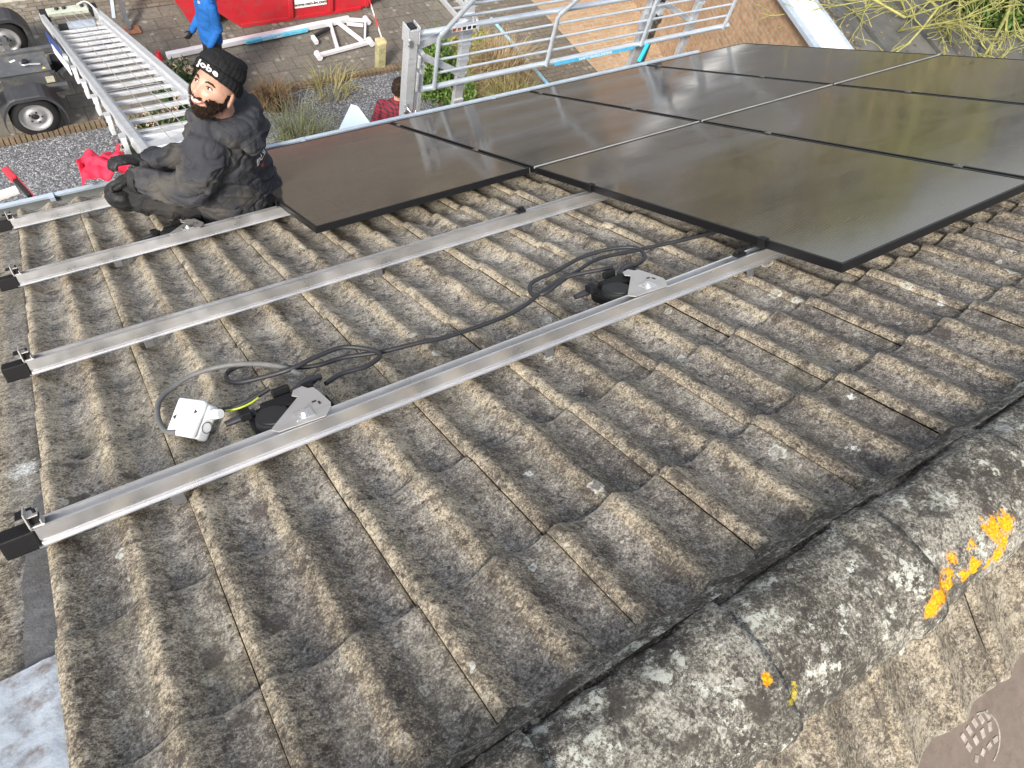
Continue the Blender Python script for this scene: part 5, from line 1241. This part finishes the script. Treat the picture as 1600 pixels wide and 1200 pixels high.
# two workers on the ground
def stander(loc, rz, label, top, trou, hair, arms, hat=None, lean=.04, hood=False):
    t = thing('person', label, 'person', loc, (0, 0, rz)); b = MB()       # faces -y
    limb(b, [(0, 0, .95), (0, 0, 1.15), (0, 0, 1.38)], [.11, .11, .11])
    for s_ in (1, -1):
        limb(b, [(.09 * s_, 0, .92), (.10 * s_, -.02, .50), (.11 * s_, .02, .09)], [.075, .05, .035])
        sh, el, wr = arms[0 if s_ > 0 else 1]; limb(b, [sh, el, wr], [.045, .038, .026])
    limb(b, [(0, .0, 1.42), (0, -.01, 1.56)], [.055, .052]); o = baked(b, 'body', SKIN, t, .014, 2)
    HT2 = Matrix.Translation((0, -.02, 1.64)); h = MB(); head_grid(h, HT2, 40, 30)
    for s_ in (1, -1): h.ell((.08 * s_, -.01, 1.635), (.01, .02, .03))
    bm = bmesh.new(); bm.from_mesh(o.data); tmp = h.mesh('h', SKIN); bm.from_mesh(tmp); bm.to_mesh(o.data); bm.free(); bpy.data.meshes.remove(tmp)
    o.data.polygons.foreach_set('use_smooth', [True] * len(o.data.polygons))
    j = MB(); j.loft([((0, .0, .82), (.19, 0, 0), (0, .14, 0)), ((0, 0, .95), (.195, 0, 0), (0, .145, 0)), ((0, 0, 1.15), (.19, 0, 0), (0, .135, 0)), ((0, .01, 1.36), (.215, 0, 0), (0, .13, 0)), ((0, .01, 1.44), (.15, 0, 0), (0, .10, 0)), ((0, .01, 1.50), (.075, 0, 0), (0, .075, 0))], 22)
    for k in range(2): limb(j, arms[k], [.075, .062, .046])
    if hood:
        for a in np.linspace(.3, 2.84, 8): j.ell((.10 * math.cos(a), .02 + .085 * math.sin(a), 1.50), (.05, .05, .05))
    baked(j, 'jacket' if hood else 'shirt', top, t, .011, 3, lambda p: .010 * noise.noise(Vector((p.x * 9, p.y * 9, p.z * 12))) + .005 * noise.noise(p * 24))
    q = MB(); q.ell((0, 0, .88), (.175, .13, .12))
    for s_ in (1, -1): limb(q, [(.09 * s_, 0, .88), (.10 * s_, -.02, .50), (.11 * s_, .02, .12)], [.10, .075, .062])
    baked(q, 'trousers', trou, t, .012, 3, lambda p: .006 * noise.noise(p * 14))
    for s_ in (1, -1):
        k = MB(); k.loft([((.11 * s_, .02, .13), (.05, 0, 0), (0, .06, 0)), ((.11 * s_, .0, .07), (.05, 0, 0), (0, .09, 0)), ((.11 * s_, -.04, .01), (.052, 0, 0), (0, .14, 0))], 14); k.build('boot', M['rubber'], t)
        sh, el, wr = [Vector(v) for v in arms[0 if s_ > 0 else 1]]; g = MB(); dr = (wr - el).normalized(); hand(g, wr + dr * .01, dr, (-.9 * s_, .2, .1), s_, .45); baked(g, 'glove', GLOVE, t, .006, 1)
    hm = MB(); V = []; F = []; na, ne = 44, 20
    for jx in range(ne + 1):
        el = PI / 2 - (PI * .62) * jx / ne
        for i in range(na):
            az = 2 * PI * i / na; p = head_point(az, el); k = 1.10 + .06 * noise.noise(p * 60)
            if math.cos(az) > .35 and p.z < .045: k = .9
            V.append((p.x * k, p.y * k - .02, p.z * k + 1.645))
    for jx in range(ne):
        for i in range(na): k = (i + 1) % na; F.append((jx * na + i, (jx + 1) * na + i, (jx + 1) * na + k, jx * na + k))
    hm.add(V, F, True); rr = random.Random(8)
    for _ in range(160):
        p = Vector(rr.choice(V)); hm.ell(p, .012, None, 6, 4)
    hm.build('hair', hair, t); return t
BLUE = fabric('bright_blue_hoodie', (.014, .095, .31), .2, 6)
stander((.36, 7.62, GZ), math.radians(-80), 'worker in a bright blue hoodie and black trousers standing before the red skip', BLUE, TROU, HAIRM,
        [[(.19, 0, 1.38), (.22, .03, 1.10), (.20, -.12, .88)], [(-.19, 0, 1.38), (-.22, .02, 1.10), (-.20, -.16, .90)]], hood=True)
def plaid():
    t = NT('red_plaid'); s_ = t.n('SeparateXYZ'); t.l(t.co(), s_.inputs[0])
    def bands(o, per, ph=0): return t.ramp(t.math('ABSOLUTE', t.math('SUBTRACT', t.math('FRACT', t.math('ADD', t.math('DIVIDE', o, per), ph)), .5)), (.20, 1), (.26, 0))
    a = bands(s_.outputs[2], .05); c_ = bands(t.math('ADD', s_.outputs[0], s_.outputs[1]), .05)
    c = t.mix(t.math('MULTIPLY', t.math('ADD', a, c_), .5), (.20, .012, .028), (.018, .010, .016)); t.set(c, .85); return t.m
stander((1.86, 4.86, GZ), math.radians(150), 'worker with dark curly hair in a red and black checked shirt behind the gutter', plaid(), TROU, HAIRM,
        [[(.20, 0, 1.38), (.28, -.02, 1.10), (.20, -.22, 1.0)], [(-.20, 0, 1.38), (-.28, -.02, 1.10), (-.20, -.22, 1.0)]])
